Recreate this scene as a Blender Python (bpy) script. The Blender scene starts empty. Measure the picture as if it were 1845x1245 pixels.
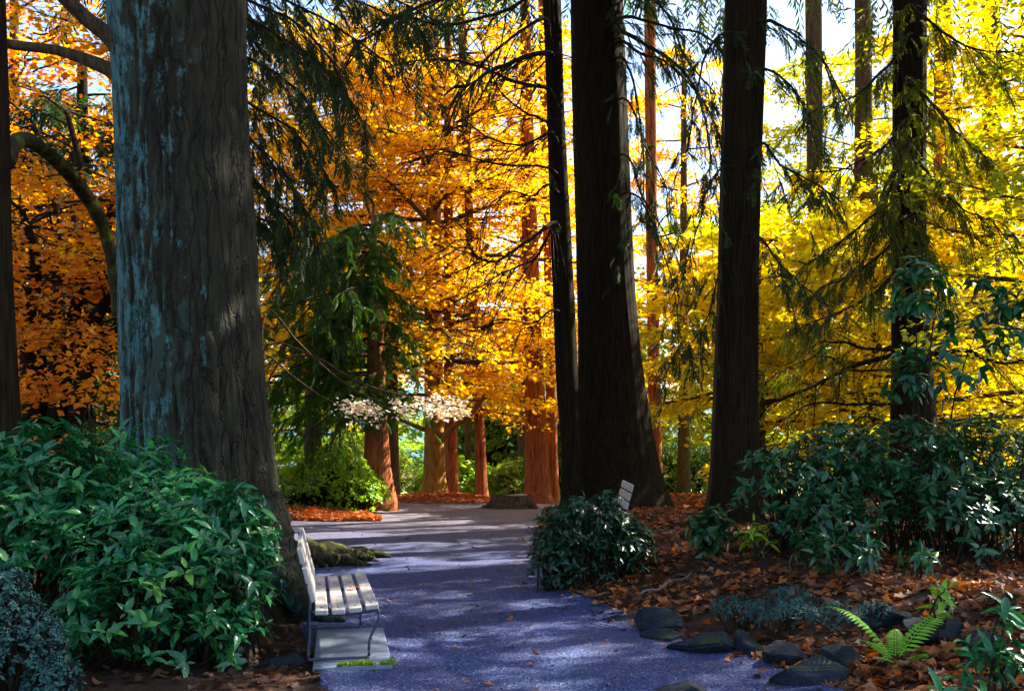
import bpy, math, random
import numpy as np
from mathutils import Vector, Matrix, Euler
R = math.radians
rng = np.random.default_rng(11)
random.seed(11)
scene = bpy.context.scene
col = scene.collection

# ------------------------------------------------------------------ camera, sky, sun, exposure
FPX, EYE, HOR, UC = 1794.0, 1.6, 800.0, 922.5          # focal length in photo pixels, eye height, horizon row
cam_d = bpy.data.cameras.new('camera'); cam = bpy.data.objects.new('camera', cam_d); col.objects.link(cam)
cam.location = (0, 0, EYE); cam.rotation_euler = (R(90), 0, 0)
cam_d.sensor_width = 36; cam_d.lens = 36 * FPX / 1845
cam_d.shift_y = (HOR - 622.5) / 1845
cam_d.clip_start = .1; cam_d.clip_end = 2000
scene.camera = cam
SUN_EL, SUN_AZ = R(42), R(60)                          # azimuth clockwise from +Y (the view direction)
sun_dir = Vector((math.cos(SUN_EL)*math.sin(SUN_AZ), math.cos(SUN_EL)*math.cos(SUN_AZ), math.sin(SUN_EL)))
w = bpy.data.worlds.new('World'); scene.world = w; w.use_nodes = True
nt = w.node_tree; bg = nt.nodes['Background']
sky = nt.nodes.new('ShaderNodeTexSky'); sky.sky_type = 'NISHITA'; sky.sun_disc = False
sky.sun_elevation = SUN_EL; sky.sun_rotation = SUN_AZ
sky.air_density = 1.0; sky.dust_density = 1.0
nt.links.new(sky.outputs[0], bg.inputs[0]); bg.inputs[1].default_value = .08
sl = bpy.data.lights.new('sun', 'SUN'); sl.energy = 5.0; sl.angle = R(.5); sl.color = (1, .93, .80)
so = bpy.data.objects.new('sun', sl); col.objects.link(so)
so.rotation_euler = (-sun_dir).to_track_quat('-Z', 'Y').to_euler()
scene.view_settings.view_transform = 'Standard'; scene.view_settings.look = 'None'
scene.view_settings.exposure = 2.3; scene.view_settings.gamma = 1.0
scene.render.engine = 'CYCLES'
cy = scene.cycles
cy.max_bounces = 7; cy.diffuse_bounces = 6; cy.glossy_bounces = 2; cy.transmission_bounces = 4; cy.transparent_max_bounces = 4
cy.use_denoising = True; cy.use_adaptive_sampling = True; cy.adaptive_threshold = .05
try: cy.denoiser = 'OPENIMAGEDENOISE'
except Exception: pass
cy.use_light_tree = False; cy.caustics_reflective = False; cy.caustics_refractive = False; cy.sample_clamp_indirect = 6

def P(u, v, Y):
    return np.array(((u-UC)/FPX*Y, Y, EYE-(v-HOR)/FPX*Y))

# ------------------------------------------------------------------ noise
def _hash(ix, iy, iz, seed):
    h = (ix*374761393 + iy*668265263 + iz*2147483647 + seed*1274126177) & 0xFFFFFFFF
    h = ((h ^ (h >> 13)) * 1274126177) & 0xFFFFFFFF
    return ((h ^ (h >> 16)) & 0xFFFF) / 65535.0
def vnoise(x, y, z=0, seed=0):
    x, y, z = np.broadcast_arrays(np.asarray(x, float), np.asarray(y, float), np.asarray(z, float))
    ix, iy, iz = np.floor(x).astype(np.int64), np.floor(y).astype(np.int64), np.floor(z).astype(np.int64)
    fx, fy, fz = x-ix, y-iy, z-iz
    sx, sy, sz = fx*fx*(3-2*fx), fy*fy*(3-2*fy), fz*fz*(3-2*fz)
    r = 0
    for dx in (0, 1):
        for dy in (0, 1):
            for dz in (0, 1):
                wgt = (sx if dx else 1-sx)*(sy if dy else 1-sy)*(sz if dz else 1-sz)
                r = r + wgt*_hash(ix+dx, iy+dy, iz+dz, seed)
    return r*2-1
def fbm(x, y, z=0, oct=4, seed=0):
    r, a = 0, .5
    for k in range(oct):
        r = r + a*vnoise(x*2**k, y*2**k, z*2**k if np.ndim(z) or z else 0, seed+k*17); a *= .5
    return r
def sstep(a, b, x):
    t = np.clip((x-a)/(b-a), 0, 1); return t*t*(3-2*t)

# ------------------------------------------------------------------ mesh helpers
class MB:
    def __init__(s): s.v = []; s.q = []; s.t = []; s.n = 0
    def add(s, v, quads=None, tris=None):
        v = np.asarray(v, float).reshape(-1, 3)
        if quads is not None and len(quads): s.q.append(np.asarray(quads, np.int64).reshape(-1, 4)+s.n)
        if tris is not None and len(tris): s.t.append(np.asarray(tris, np.int64).reshape(-1, 3)+s.n)
        s.v.append(v); s.n += len(v)
        return s
    def mesh(s, name, mat, smooth=False):
        me = bpy.data.meshes.new(name)
        v = np.concatenate(s.v); q = np.concatenate(s.q) if s.q else np.zeros((0, 4), int); t = np.concatenate(s.t) if s.t else np.zeros((0, 3), int)
        me.vertices.add(len(v)); me.vertices.foreach_set('co', v.astype(np.float32).ravel())
        idx = np.concatenate([q.ravel(), t.ravel()]).astype(np.int32)
        tot = np.concatenate([np.full(len(q), 4), np.full(len(t), 3)]).astype(np.int32)
        st = np.concatenate([[0], np.cumsum(tot)[:-1]]).astype(np.int32)
        me.loops.add(len(idx)); me.loops.foreach_set('vertex_index', idx)
        me.polygons.add(len(tot)); me.polygons.foreach_set('loop_start', st); me.polygons.foreach_set('loop_total', tot)
        me.polygons.foreach_set('use_smooth', np.full(len(tot), bool(smooth)))
        me.update(calc_edges=True); me.validate()
        if mat: me.materials.append(mat)
        return me
    def build(s, name, mat, parent=None, smooth=False):
        return link(name, s.mesh(name, mat, smooth), parent)
def link(name, data, parent=None, loc=None):
    o = bpy.data.objects.new(name, data); col.objects.link(o)
    if parent: o.parent = parent
    if loc is not None: o.location = loc
    return o
def tag(o, label=None, cat=None, group=None, kind=None):
    if label: o['label'] = label
    if cat: o['category'] = cat
    if group: o['group'] = group
    if kind: o['kind'] = kind
    return o
def thing(name, label, cat, loc=(0, 0, 0), group=None):
    o = link(name, None); o.location = loc; o.empty_display_size = .1
    return tag(o, label, cat, group)
def nrm(a):
    a = np.asarray(a, float); return a/np.maximum(np.linalg.norm(a, axis=-1, keepdims=True), 1e-9)
def resample(pts, n):
    pts = np.asarray(pts, float); m = len(pts)
    t = np.linspace(0, m-1, n); i = np.clip(t.astype(int), 0, m-2); f = (t-i)[:, None]
    p0 = pts[np.clip(i-1, 0, m-1)]; p1 = pts[i]; p2 = pts[i+1]; p3 = pts[np.clip(i+2, 0, m-1)]
    return .5*((2*p1)+(-p0+p2)*f+(2*p0-5*p1+4*p2-p3)*f*f+(-p0+3*p1-3*p2+p3)*f**3)
def tube(mb, pts, rad, n=6, lump=0, seed=0, cap=True):
    pts = np.asarray(pts, float); m = len(pts); rad = np.broadcast_to(np.asarray(rad, float), (m,))
    tg = nrm(np.gradient(pts, axis=0))
    up = np.array((0, 0, 1.)) if abs(tg[0][2]) < .9 else np.array((1., 0, 0))
    a = nrm(np.cross(tg, up)); b = np.cross(tg, a)
    th = np.linspace(0, 2*math.pi, n, endpoint=False)
    rr = rad[:, None]*np.ones(n)
    if lump: rr = rr*(1+lump*fbm(np.arange(m)[:, None]*.55+0*th, np.cos(th)*1.3+seed, np.sin(th)*1.3+7, 3, seed))
    v = pts[:, None]+rr[..., None]*(np.cos(th)[:, None]*a[:, None]+np.sin(th)[:, None]*b[:, None])
    i = np.arange(m-1)[:, None]*n; j = np.arange(n); k = (j+1) % n
    q = np.stack([i+j, i+k, i+n+k, i+n+j], -1).reshape(-1, 4)
    v = v.reshape(-1, 3); tr = None
    if cap:
        v = np.concatenate([v, pts[:1], pts[-1:]]); c0, c1 = m*n, m*n+1
        tr = np.concatenate([np.stack([np.full(n, c0), k, j], -1), np.stack([np.full(n, c1), (m-1)*n+j, (m-1)*n+k], -1)])
    mb.add(v, q, tr)
def box(mb, M, sx, sy, sz, bev=.004):
    """bevelled box, M a 4x4"""
    hx, hy, hz = sx/2, sy/2, sz/2; b = min(bev, hx*.4, hy*.4, hz*.4)
    v = []; idx = {}
    for sxx in (-1, 1):
        for syy in (-1, 1):
            for szz in (-1, 1):
                for ax in range(3):
                    p = [sxx*(hx-b), syy*(hy-b), szz*(hz-b)]; p[ax] += (sxx, syy, szz)[ax]*b
                    idx[(sxx, syy, szz, ax)] = len(v); v.append(p)
    q = []; t = []
    S = (-1, 1)
    for s in S:
        q.append([idx[(s, a, c, 0)] for a, c in ((-1, -1), (1, -1), (1, 1), (-1, 1))][::s])
        q.append([idx[(a, s, c, 1)] for a, c in ((-1, -1), (1, -1), (1, 1), (-1, 1))][::-s])
        q.append([idx[(a, c, s, 2)] for a, c in ((-1, -1), (1, -1), (1, 1), (-1, 1))][::s])
    for a in S:
        for c in S:
            q.append([idx[(-1, a, c, 1)], idx[(1, a, c, 1)], idx[(1, a, c, 2)], idx[(-1, a, c, 2)]][::a*c])
            q.append([idx[(a, -1, c, 0)], idx[(a, 1, c, 0)], idx[(a, 1, c, 2)], idx[(a, -1, c, 2)]][::-a*c])
            q.append([idx[(a, c, -1, 0)], idx[(a, c, 1, 0)], idx[(a, c, 1, 1)], idx[(a, c, -1, 1)]][::a*c])
            for e in S:
                t.append([idx[(a, c, e, 0)], idx[(a, c, e, 1)], idx[(a, c, e, 2)]][::a*c*e])
    v = np.asarray(v); M = np.asarray(M)
    mb.add(v@M[:3, :3].T+M[:3, 3], q, t)

# leaf templates: (verts along dir=x, side=y, normal=z), quads, tris
LEAF_FAR = (np.array([(0, 0, 0), (.45, .36, .10), (1, 0, -.06), (.5, -.36, .10)]), None, np.array([(0, 2, 1), (0, 3, 2)]))
def long_leaf(wid=.30, droop=.22, fold=.07, n=5):
    v = []; q = []
    ts = np.linspace(0, 1, n)
    ws = [wid*.5*max(.04, math.sin(math.pi*min(1, t*.93+.04)**.8)) for t in ts]
    for t, ww in zip(ts, ws):
        z = -droop*t*t
        v += [(t, -ww, z+fold*ww/wid*2), (t, 0, z), (t, ww, z+fold*ww/wid*2)]
    for i in range(n-1):
        q += [(i*3, i*3+3, i*3+4, i*3+1), (i*3+1, i*3+4, i*3+5, i*3+2)]
    return np.array(v), np.array(q), None
LEAF_LONG = long_leaf()
LEAF_WIDE = long_leaf(.42, .15, .05)
def litter_leaf(k):
    r = np.random.default_rng(100+k); n = 9
    th = np.linspace(0, 2*math.pi, n, endpoint=False)
    rad = .5*(1+.28*np.cos(th*(3 if k % 2 else 5))+r.normal(0, .07, n))
    v = np.stack([rad*np.cos(th)*1.15, rad*np.sin(th)*.85, .30*(rad*np.sin(th))**2*r.uniform(.5, 2)+.18*(rad*np.cos(th))**2*r.uniform(-1, 2)+r.normal(0, .03, n)], 1)
    v = np.concatenate([v, [(0, 0, 0)]])
    return v, None, np.array([(n, i, (i+1) % n) for i in range(n)])
def frond_template(nl=12):
    """drooping cedar spray: thin side shoots on a thin axis"""
    v = []; t = []; r = np.random.default_rng(5)
    for i in range(nl):
        x = (i+.5)/nl; L = .30*math.sin(math.pi*(x*.75+.18))+.04
        for s in (-1, 1):
            b = len(v); l = L*r.uniform(.7, 1.2); zz = -.3*x*x; a = r.uniform(.45, .9)
            v += [(x, 0, zz), (x+l*.55+.012, s*l*a*.5-.022*s, zz-l*.12), (x+l*.95, s*l*a, zz-l*.55), (x+l*.5-.022, s*l*a*.5+.022*s, zz-l*.16)]
            t += [(b, b+1, b+2), (b, b+2, b+3)]
    b = len(v)
    v += [(0, -.010, 0), (0, .010, 0), (1.1, 0, -.36)]; t += [(b, b+2, b+1)]
    return np.array(v), None, np.array(t)
FROND = frond_template(9); FROND_HIGH = frond_template(5)
def leaves(mb, pos, d, up, size, tpl=LEAF_FAR, width=1.0):
    tv, tq, tt = tpl; N = len(pos)
    if N == 0: return
    d = nrm(d); s = nrm(np.cross(up, d)); u = np.cross(d, s)
    size = np.broadcast_to(np.asarray(size, float), (N,))[:, None, None]
    v = pos[:, None]+size*(tv[None, :, 0:1]*d[:, None]+width*tv[None, :, 1:2]*s[:, None]+tv[None, :, 2:3]*u[:, None])
    off = (np.arange(N)*len(tv))[:, None, None]
    mb.add(v.reshape(-1, 3), None if tq is None else (tq[None]+off).reshape(-1, 4), None if tt is None else (tt[None]+off).reshape(-1, 3))

# ------------------------------------------------------------------ materials
def new_mat(name):
    m = bpy.data.materials.new(name); m.use_nodes = True
    m.node_tree.nodes.clear(); return m, m.node_tree
def node(nt, typ, **kw):
    n = nt.nodes.new(typ)
    for k, v in kw.items(): setattr(n, k, v)
    return n
def ramp(nt, fac, stops, interp='LINEAR'):
    r = node(nt, 'ShaderNodeValToRGB'); r.color_ramp.interpolation = interp
    e = r.color_ramp.elements
    while len(e) < len(stops): e.new(.5)
    for el, (p, c) in zip(e, stops): el.position = p; el.color = (*c, 1)
    nt.links.new(fac, r.inputs[0]); return r.outputs[0]
def noise(nt, scale, detail=4, rough=.55, vec=None, mapscale=None, dist=0):
    n = node(nt, 'ShaderNodeTexNoise'); n.inputs['Scale'].default_value = scale; n.inputs['Detail'].default_value = detail
    n.inputs['Roughness'].default_value = rough; n.inputs['Distortion'].default_value = dist
    if vec is None:
        vec = node(nt, 'ShaderNodeTexCoord').outputs['Object']
    if mapscale:
        mp = node(nt, 'ShaderNodeMapping'); mp.inputs['Scale'].default_value = mapscale; nt.links.new(vec, mp.inputs[0]); vec = mp.outputs[0]
    nt.links.new(vec, n.inputs['Vector']); return n
def mix(nt, fac, a, b, mode='MIX'):
    m = node(nt, 'ShaderNodeMix', data_type='RGBA', blend_type=mode)
    for s, v in ((m.inputs[0], fac), (m.inputs[6], a), (m.inputs[7], b)):
        if hasattr(v, 'is_output'): nt.links.new(v, s)
        else: s.default_value = v if not isinstance(v, tuple) else (*v, 1)
    return m.outputs[2]
def finish(nt, color, rough=.8, bump=None, bstr=.3, bdist=.02, spec=.3):
    b = node(nt, 'ShaderNodeBsdfPrincipled'); o = node(nt, 'ShaderNodeOutputMaterial')
    if hasattr(color, 'is_output'): nt.links.new(color, b.inputs['Base Color'])
    else: b.inputs['Base Color'].default_value = (*color, 1)
    if hasattr(rough, 'is_output'): nt.links.new(rough, b.inputs['Roughness'])
    else: b.inputs['Roughness'].default_value = rough
    b.inputs['Specular IOR Level'].default_value = spec
    if bump is not None:
        bp = node(nt, 'ShaderNodeBump'); bp.inputs['Strength'].default_value = bstr; bp.inputs['Distance'].default_value = bdist
        nt.links.new(bump, bp.inputs['Height']); nt.links.new(bp.outputs[0], b.inputs['Normal'])
    nt.links.new(b.outputs[0], o.inputs[0]); return b
def leaf_mat(name, stops, trans=.5, rough=.5, spec=.35, clump=.5, clump_scale=.5, tsat=1.25, speck=None):
    """stops: colour ramp picked per leaf; clump: how much neighbouring leaves share a colour"""
    m, nt = new_mat(name)
    geo = node(nt, 'ShaderNodeNewGeometry'); oi = node(nt, 'ShaderNodeObjectInfo')
    ad = node(nt, 'ShaderNodeMath', operation='ADD'); nt.links.new(geo.outputs['Random Per Island'], ad.inputs[0]); nt.links.new(oi.outputs['Random'], ad.inputs[1])
    fr = node(nt, 'ShaderNodeMath', operation='FRACT'); nt.links.new(ad.outputs[0], fr.inputs[0])
    nz = noise(nt, clump_scale, 3, .5, vec=geo.outputs['Position'])
    mr = node(nt, 'ShaderNodeMapRange'); mr.inputs[1].default_value = .3; mr.inputs[2].default_value = .7; nt.links.new(nz.outputs[0], mr.inputs[0])
    mf = node(nt, 'ShaderNodeMix', data_type='FLOAT'); mf.inputs[0].default_value = clump
    nt.links.new(fr.outputs[0], mf.inputs[2]); nt.links.new(mr.outputs[0], mf.inputs[3])
    c = ramp(nt, mf.outputs[0], stops)
    if speck:
        nv = noise(nt, 60, 2, .5)
        f = ramp(nt, nv.outputs[0], [(.60, (0, 0, 0)), (.66, (1, 1, 1))])
        c = mix(nt, f, c, speck)
    b = node(nt, 'ShaderNodeBsdfPrincipled'); nt.links.new(c, b.inputs['Base Color'])
    b.inputs['Roughness'].default_value = rough; b.inputs['Specular IOR Level'].default_value = spec
    o = node(nt, 'ShaderNodeOutputMaterial')
    if trans > 0:
        hs = node(nt, 'ShaderNodeHueSaturation'); hs.inputs['Saturation'].default_value = tsat; hs.inputs['Value'].default_value = 1.2
        nt.links.new(c, hs.inputs['Color'])
        tr = node(nt, 'ShaderNodeBsdfTranslucent'); nt.links.new(hs.outputs[0], tr.inputs[0])
        ms = node(nt, 'ShaderNodeMixShader'); ms.inputs[0].default_value = trans
        nt.links.new(b.outputs[0], ms.inputs[1]); nt.links.new(tr.outputs[0], ms.inputs[2]); nt.links.new(ms.outputs[0], o.inputs[0])
    else: nt.links.new(b.outputs[0], o.inputs[0])
    return m
def bark_mat(name, stops, fine=(9, 9, 1.2), rough=.9, bstr=.5, patch=None, scale=3.0):
    m, nt = new_mat(name)
    n = noise(nt, scale, 6, .65, mapscale=fine, dist=.4)
    c = ramp(nt, n.outputs[0], stops)
    if patch:
        for pc, thr, sc, ms in patch:
            p = noise(nt, sc, 6, .7, mapscale=ms)
            f = ramp(nt, p.outputs[0], [(thr, (0, 0, 0)), (thr+.07, (1, 1, 1))])
            c = mix(nt, f, c, pc)
    finish(nt, c, rough, n.outputs[0], bstr, .03, .06)
    return m
M = {}
def old_bark():
    m, nt = new_mat('old grey bark with lichen and painted skylight')
    n = noise(nt, 3, 8, .7, mapscale=(5, 5, 1.0), dist=.6)
    c = ramp(nt, n.outputs[0], [(.30, (.004, .003, .0015)), (.46, (.016, .014, .006)), (.72, (.040, .037, .017))])
    g = node(nt, 'ShaderNodeNewGeometry'); s = node(nt, 'ShaderNodeSeparateXYZ'); nt.links.new(g.outputs['Normal'], s.inputs[0])
    for pc, thr, sc, ms in (((.035, .060, .045), .54, 1.1, (1, 1, .5)), ((.07, .19, .20), .590, 4.0, (1.6, 1.6, .9))):   # lichen, weighted left to paint in the bluish skylight on that side
        p = noise(nt, sc, 8, .75, mapscale=ms)
        ma = node(nt, 'ShaderNodeMath', operation='MULTIPLY_ADD'); nt.links.new(s.outputs[0], ma.inputs[0]); ma.inputs[1].default_value = -.15; nt.links.new(p.outputs[0], ma.inputs[2])
        c = mix(nt, ramp(nt, ma.outputs[0], [(thr-.04, (0, 0, 0)), (thr+.04, (.85, .85, .85))]), c, pc)
    vo = node(nt, 'ShaderNodeTexVoronoi', feature='DISTANCE_TO_EDGE'); vo.inputs['Scale'].default_value = 2.0
    tc = node(nt, 'ShaderNodeTexCoord').outputs['Object']; dn = noise(nt, 2.2, 5, .65, vec=tc)
    va = node(nt, 'ShaderNodeVectorMath', operation='MULTIPLY_ADD'); nt.links.new(dn.outputs['Color'], va.inputs[0]); va.inputs[1].default_value = (.26, .26, .26); nt.links.new(tc, va.inputs[2])
    mp = node(nt, 'ShaderNodeMapping'); mp.inputs['Scale'].default_value = (3.6, 3.6, .30); nt.links.new(va.outputs[0], mp.inputs[0]); nt.links.new(mp.outputs[0], vo.inputs['Vector'])
    crk = ramp(nt, vo.outputs['Distance'], [(.0, (0, 0, 0)), (.07, (1, 1, 1))])
    c = mix(nt, 1.0, c, ramp(nt, vo.outputs['Distance'], [(.0, (.25, .23, .2)), (.05, (1, 1, 1))]), 'MULTIPLY')
    ad = node(nt, 'ShaderNodeMath', operation='MULTIPLY_ADD'); nt.links.new(crk, ad.inputs[0]); ad.inputs[1].default_value = .8; nt.links.new(n.outputs[0], ad.inputs[2])
    finish(nt, c, .85, ad.outputs[0], .75, .04, .25); return m
M['bark_grey'] = old_bark()
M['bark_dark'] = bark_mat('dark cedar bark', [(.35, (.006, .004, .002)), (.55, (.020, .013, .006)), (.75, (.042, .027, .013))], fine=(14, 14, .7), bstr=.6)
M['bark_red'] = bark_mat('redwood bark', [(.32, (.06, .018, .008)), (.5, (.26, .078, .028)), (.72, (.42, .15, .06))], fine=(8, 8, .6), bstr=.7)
M['bark_gold'] = bark_mat('golden beech bark', [(.3, (.12, .055, .012)), (.5, (.26, .13, .030)), (.75, (.38, .21, .06))], fine=(3, 3, .8), bstr=.25)
M['bark_brown'] = bark_mat('brown bark', [(.32, (.025, .016, .010)), (.5, (.08, .052, .03)), (.75, (.15, .10, .065))], fine=(8, 8, .8))
M['twig'] = bark_mat('dark twig', [(.3, (.012, .009, .006)), (.6, (.035, .026, .017))], fine=(4, 4, 4), bstr=.3)
M['moss_bark'] = bark_mat('mossy bark', [(.3, (.015, .012, .006)), (.6, (.05, .045, .02))], fine=(6, 6, 2), patch=[((.10, .13, .012), .54, 3.5, (1, 1, 1))])
M['gold_leaf'] = leaf_mat('golden beech leaves', [(0, (.68, .24, .014)), (.22, (.78, .38, .02)), (.5, (.82, .48, .03)), (.8, (.84, .56, .045)), (1, (.58, .54, .05))], .64, .5, clump=.55, clump_scale=.45)
M['orange_leaf'] = leaf_mat('orange maple leaves', [(0, (.68, .14, .02)), (.3, (.76, .22, .025)), (.65, (.80, .36, .03)), (1, (.78, .48, .05))], .62, .5, clump=.55, clump_scale=.6)
M['yellow_leaf'] = leaf_mat('yellow beech leaves', [(0, (.72, .44, .02)), (.3, (.78, .57, .025)), (.65, (.74, .62, .035)), (1, (.42, .50, .04))], .64, .5, clump=.55, clump_scale=.35)
M['lime_leaf'] = leaf_mat('yellow green leaves', [(0, (.20, .26, .02)), (.4, (.42, .42, .03)), (.75, (.62, .54, .04)), (1, (.70, .46, .03))], .55, .5, clump=.6, clump_scale=.3)
M['sun_pale_leaf'] = leaf_mat('sun painted pale leaves', [(0, (.86, .70, .50)), (.5, (.90, .84, .76)), (1, (.86, .68, .34))], .45, .4, clump=.2)  # paleness stands in for sun glare on the leaves
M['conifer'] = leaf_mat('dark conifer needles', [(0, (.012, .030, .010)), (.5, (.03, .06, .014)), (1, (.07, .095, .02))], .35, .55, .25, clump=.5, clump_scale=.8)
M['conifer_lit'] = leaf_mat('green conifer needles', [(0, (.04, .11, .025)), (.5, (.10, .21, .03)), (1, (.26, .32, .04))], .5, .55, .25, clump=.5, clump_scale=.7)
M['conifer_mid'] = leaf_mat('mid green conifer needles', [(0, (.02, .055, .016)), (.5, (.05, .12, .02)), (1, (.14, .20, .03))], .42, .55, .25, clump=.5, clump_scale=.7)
M['cedar_olive'] = leaf_mat('olive cedar sprays', [(0, (.05, .07, .012)), (.5, (.12, .14, .018)), (1, (.24, .22, .022))], .5, .55, .25, clump=.5, clump_scale=.7)
M['far_green'] = leaf_mat('far green leaves', [(0, (.09, .22, .09)), (.4, (.20, .34, .08)), (.8, (.40, .46, .09)), (1, (.56, .50, .08))], .5, .6, .2, clump=.6, clump_scale=.25)
M['aucuba'] = leaf_mat('glossy laurel leaves', [(0, (.005, .075, .032)), (.55, (.012, .15, .052)), (.85, (.04, .24, .045)), (1, (.26, .42, .02))], .22, .26, .55, clump=.35, clump_scale=1.5, speck=(.16, .26, .03))
M['rhodo'] = leaf_mat('rhododendron leaves', [(0, (.004, .045, .016)), (.6, (.010, .085, .024)), (.9, (.03, .14, .025)), (1, (.18, .24, .02))], .22, .30, .6, clump=.35, clump_scale=1.5)
M['box'] = leaf_mat('small dark evergreen leaves', [(0, (.005, .030, .014)), (.7, (.012, .06, .022)), (1, (.05, .11, .02))], .22, .32, .55, clump=.3)
M['bright_shrub'] = leaf_mat('bright green leaves', [(0, (.12, .30, .02)), (.5, (.30, .50, .03)), (1, (.52, .58, .05))], .5, .45, .35, clump=.4, clump_scale=1.2)
M['fresh'] = leaf_mat('fresh green leaves', [(0, (.12, .34, .03)), (1, (.26, .50, .05))], .45, .4, .4, clump=.2)
M['fern'] = leaf_mat('fern fronds', [(0, (.17, .45, .04)), (1, (.34, .62, .06))], .5, .5, .3, clump=.2)
M['heath'] = leaf_mat('fine blue green needles', [(0, (.012, .06, .055)), (.6, (.03, .11, .10)), (1, (.07, .17, .15))], .2, .5, .3, clump=.3)
M['litter'] = leaf_mat('dry fallen leaves', [(0, (.035, .014, .008)), (.3, (.11, .042, .018)), (.6, (.24, .08, .024)), (.80, (.48, .13, .016)), (.92, (.32, .17, .09)), (1, (.66, .30, .03))], .22, .6, .3, clump=.25, clump_scale=1.2)
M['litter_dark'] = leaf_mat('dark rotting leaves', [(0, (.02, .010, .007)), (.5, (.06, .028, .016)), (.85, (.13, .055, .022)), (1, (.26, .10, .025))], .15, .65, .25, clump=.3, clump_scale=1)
M['litter_red'] = leaf_mat('rusty fallen leaves', [(0, (.22, .05, .015)), (.5, (.46, .11, .025)), (1, (.62, .24, .05))], .25, .6, .3, clump=.3, clump_scale=1)
def gravel():
    m, nt = new_mat('blue grey gravel')
    tc = node(nt, 'ShaderNodeTexCoord').outputs['Object']
    v = node(nt, 'ShaderNodeTexVoronoi'); v.inputs['Scale'].default_value = 75; nt.links.new(tc, v.inputs['Vector'])
    sp = node(nt, 'ShaderNodeSeparateColor'); nt.links.new(v.outputs['Color'], sp.inputs[0])
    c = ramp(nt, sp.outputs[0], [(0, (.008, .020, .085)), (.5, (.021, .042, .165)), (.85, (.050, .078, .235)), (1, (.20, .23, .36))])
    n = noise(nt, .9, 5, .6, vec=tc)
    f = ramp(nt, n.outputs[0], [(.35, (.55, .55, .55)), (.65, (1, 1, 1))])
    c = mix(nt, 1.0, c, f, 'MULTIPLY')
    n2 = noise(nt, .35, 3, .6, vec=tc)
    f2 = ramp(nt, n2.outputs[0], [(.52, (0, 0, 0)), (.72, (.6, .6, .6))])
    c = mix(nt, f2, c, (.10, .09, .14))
    sx_ = node(nt, 'ShaderNodeSeparateXYZ'); nt.links.new(tc, sx_.inputs[0])          # tan mixed in further along paints the sunlit warmth of the far path
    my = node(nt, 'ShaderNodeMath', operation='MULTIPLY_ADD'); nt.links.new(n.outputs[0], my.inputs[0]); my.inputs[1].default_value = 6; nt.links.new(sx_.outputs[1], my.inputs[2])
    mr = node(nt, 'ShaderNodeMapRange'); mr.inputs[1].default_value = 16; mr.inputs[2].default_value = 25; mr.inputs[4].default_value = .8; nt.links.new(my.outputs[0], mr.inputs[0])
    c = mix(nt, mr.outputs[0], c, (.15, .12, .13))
    finish(nt, c, .75, v.outputs['Distance'], .9, .012, .4); return m
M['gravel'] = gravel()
def pebble():
    m, nt = new_mat('gravel pebbles')
    g = node(nt, 'ShaderNodeNewGeometry')
    c = ramp(nt, g.outputs['Random Per Island'], [(0, (.008, .020, .085)), (.5, (.023, .044, .17)), (.85, (.055, .082, .24)), (1, (.22, .25, .38))])
    finish(nt, c, .6, spec=.4); return m
M['pebble'] = pebble()
def soil():
    m, nt = new_mat('forest soil')
    n = noise(nt, 2.2, 8, .7); n2 = noise(nt, .22, 3, .5)
    c = ramp(nt, n.outputs[0], [(.3, (.012, .007, .006)), (.5, (.045, .024, .016)), (.68, (.11, .05, .024))])
    fine = noise(nt, 22, 5, .7)
    c = mix(nt, .6, c, ramp(nt, fine.outputs[0], [(.35, (.35, .3, .3)), (.65, (1.3, 1.2, 1.1))]), 'MULTIPLY')
    finish(nt, c, .95, fine.outputs[0], .8, .04, .15); return m
M['soil'] = soil()
def simple(name, a, b, sc=6, rough=.7, bstr=.2, ms=None, spec=.3, dist=.01):
    m, nt = new_mat(name); n = noise(nt, sc, 6, .65, mapscale=ms)
    c = ramp(nt, n.outputs[0], [(.32, a), (.68, b)]); finish(nt, c, rough, n.outputs[0], bstr, dist, spec); return m
M['grass'] = simple('meadow grass', (.10, .16, .02), (.30, .34, .05), .8, .9)
M['slat'] = simple('weathered grey slats', (.32, .28, .26), (.50, .45, .41), 3, .75, .25, (14, .8, 14), .2, .003)
M['iron'] = simple('blue grey painted iron', (.018, .028, .055), (.04, .055, .09), 20, .45, .1, None, .5)
M['bolt'] = simple('dull bolt metal', (.05, .05, .06), (.12, .12, .13), 30, .4, .1, None, .5)
M['concrete'] = simple('bluish concrete', (.12, .16, .21), (.23, .27, .32), 7, .9, .25)
M['moss'] = simple('yellow green moss', (.12, .20, .01), (.34, .44, .03), 30, .95, .9, None, .1)
M['bin'] = simple('teal bin plastic', (.03, .38, .33), (.05, .48, .40), 3, .5, .05)
M['hill'] = simple('distant hill painted hazy blue', (.04, .13, .15), (.09, .20, .20), .05, 1, 0)  # distance haze painted into the blue of the hills
M['stump_top'] = simple('weathered stump wood', (.09, .075, .07), (.24, .20, .18), 5, .9, .4)
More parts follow.
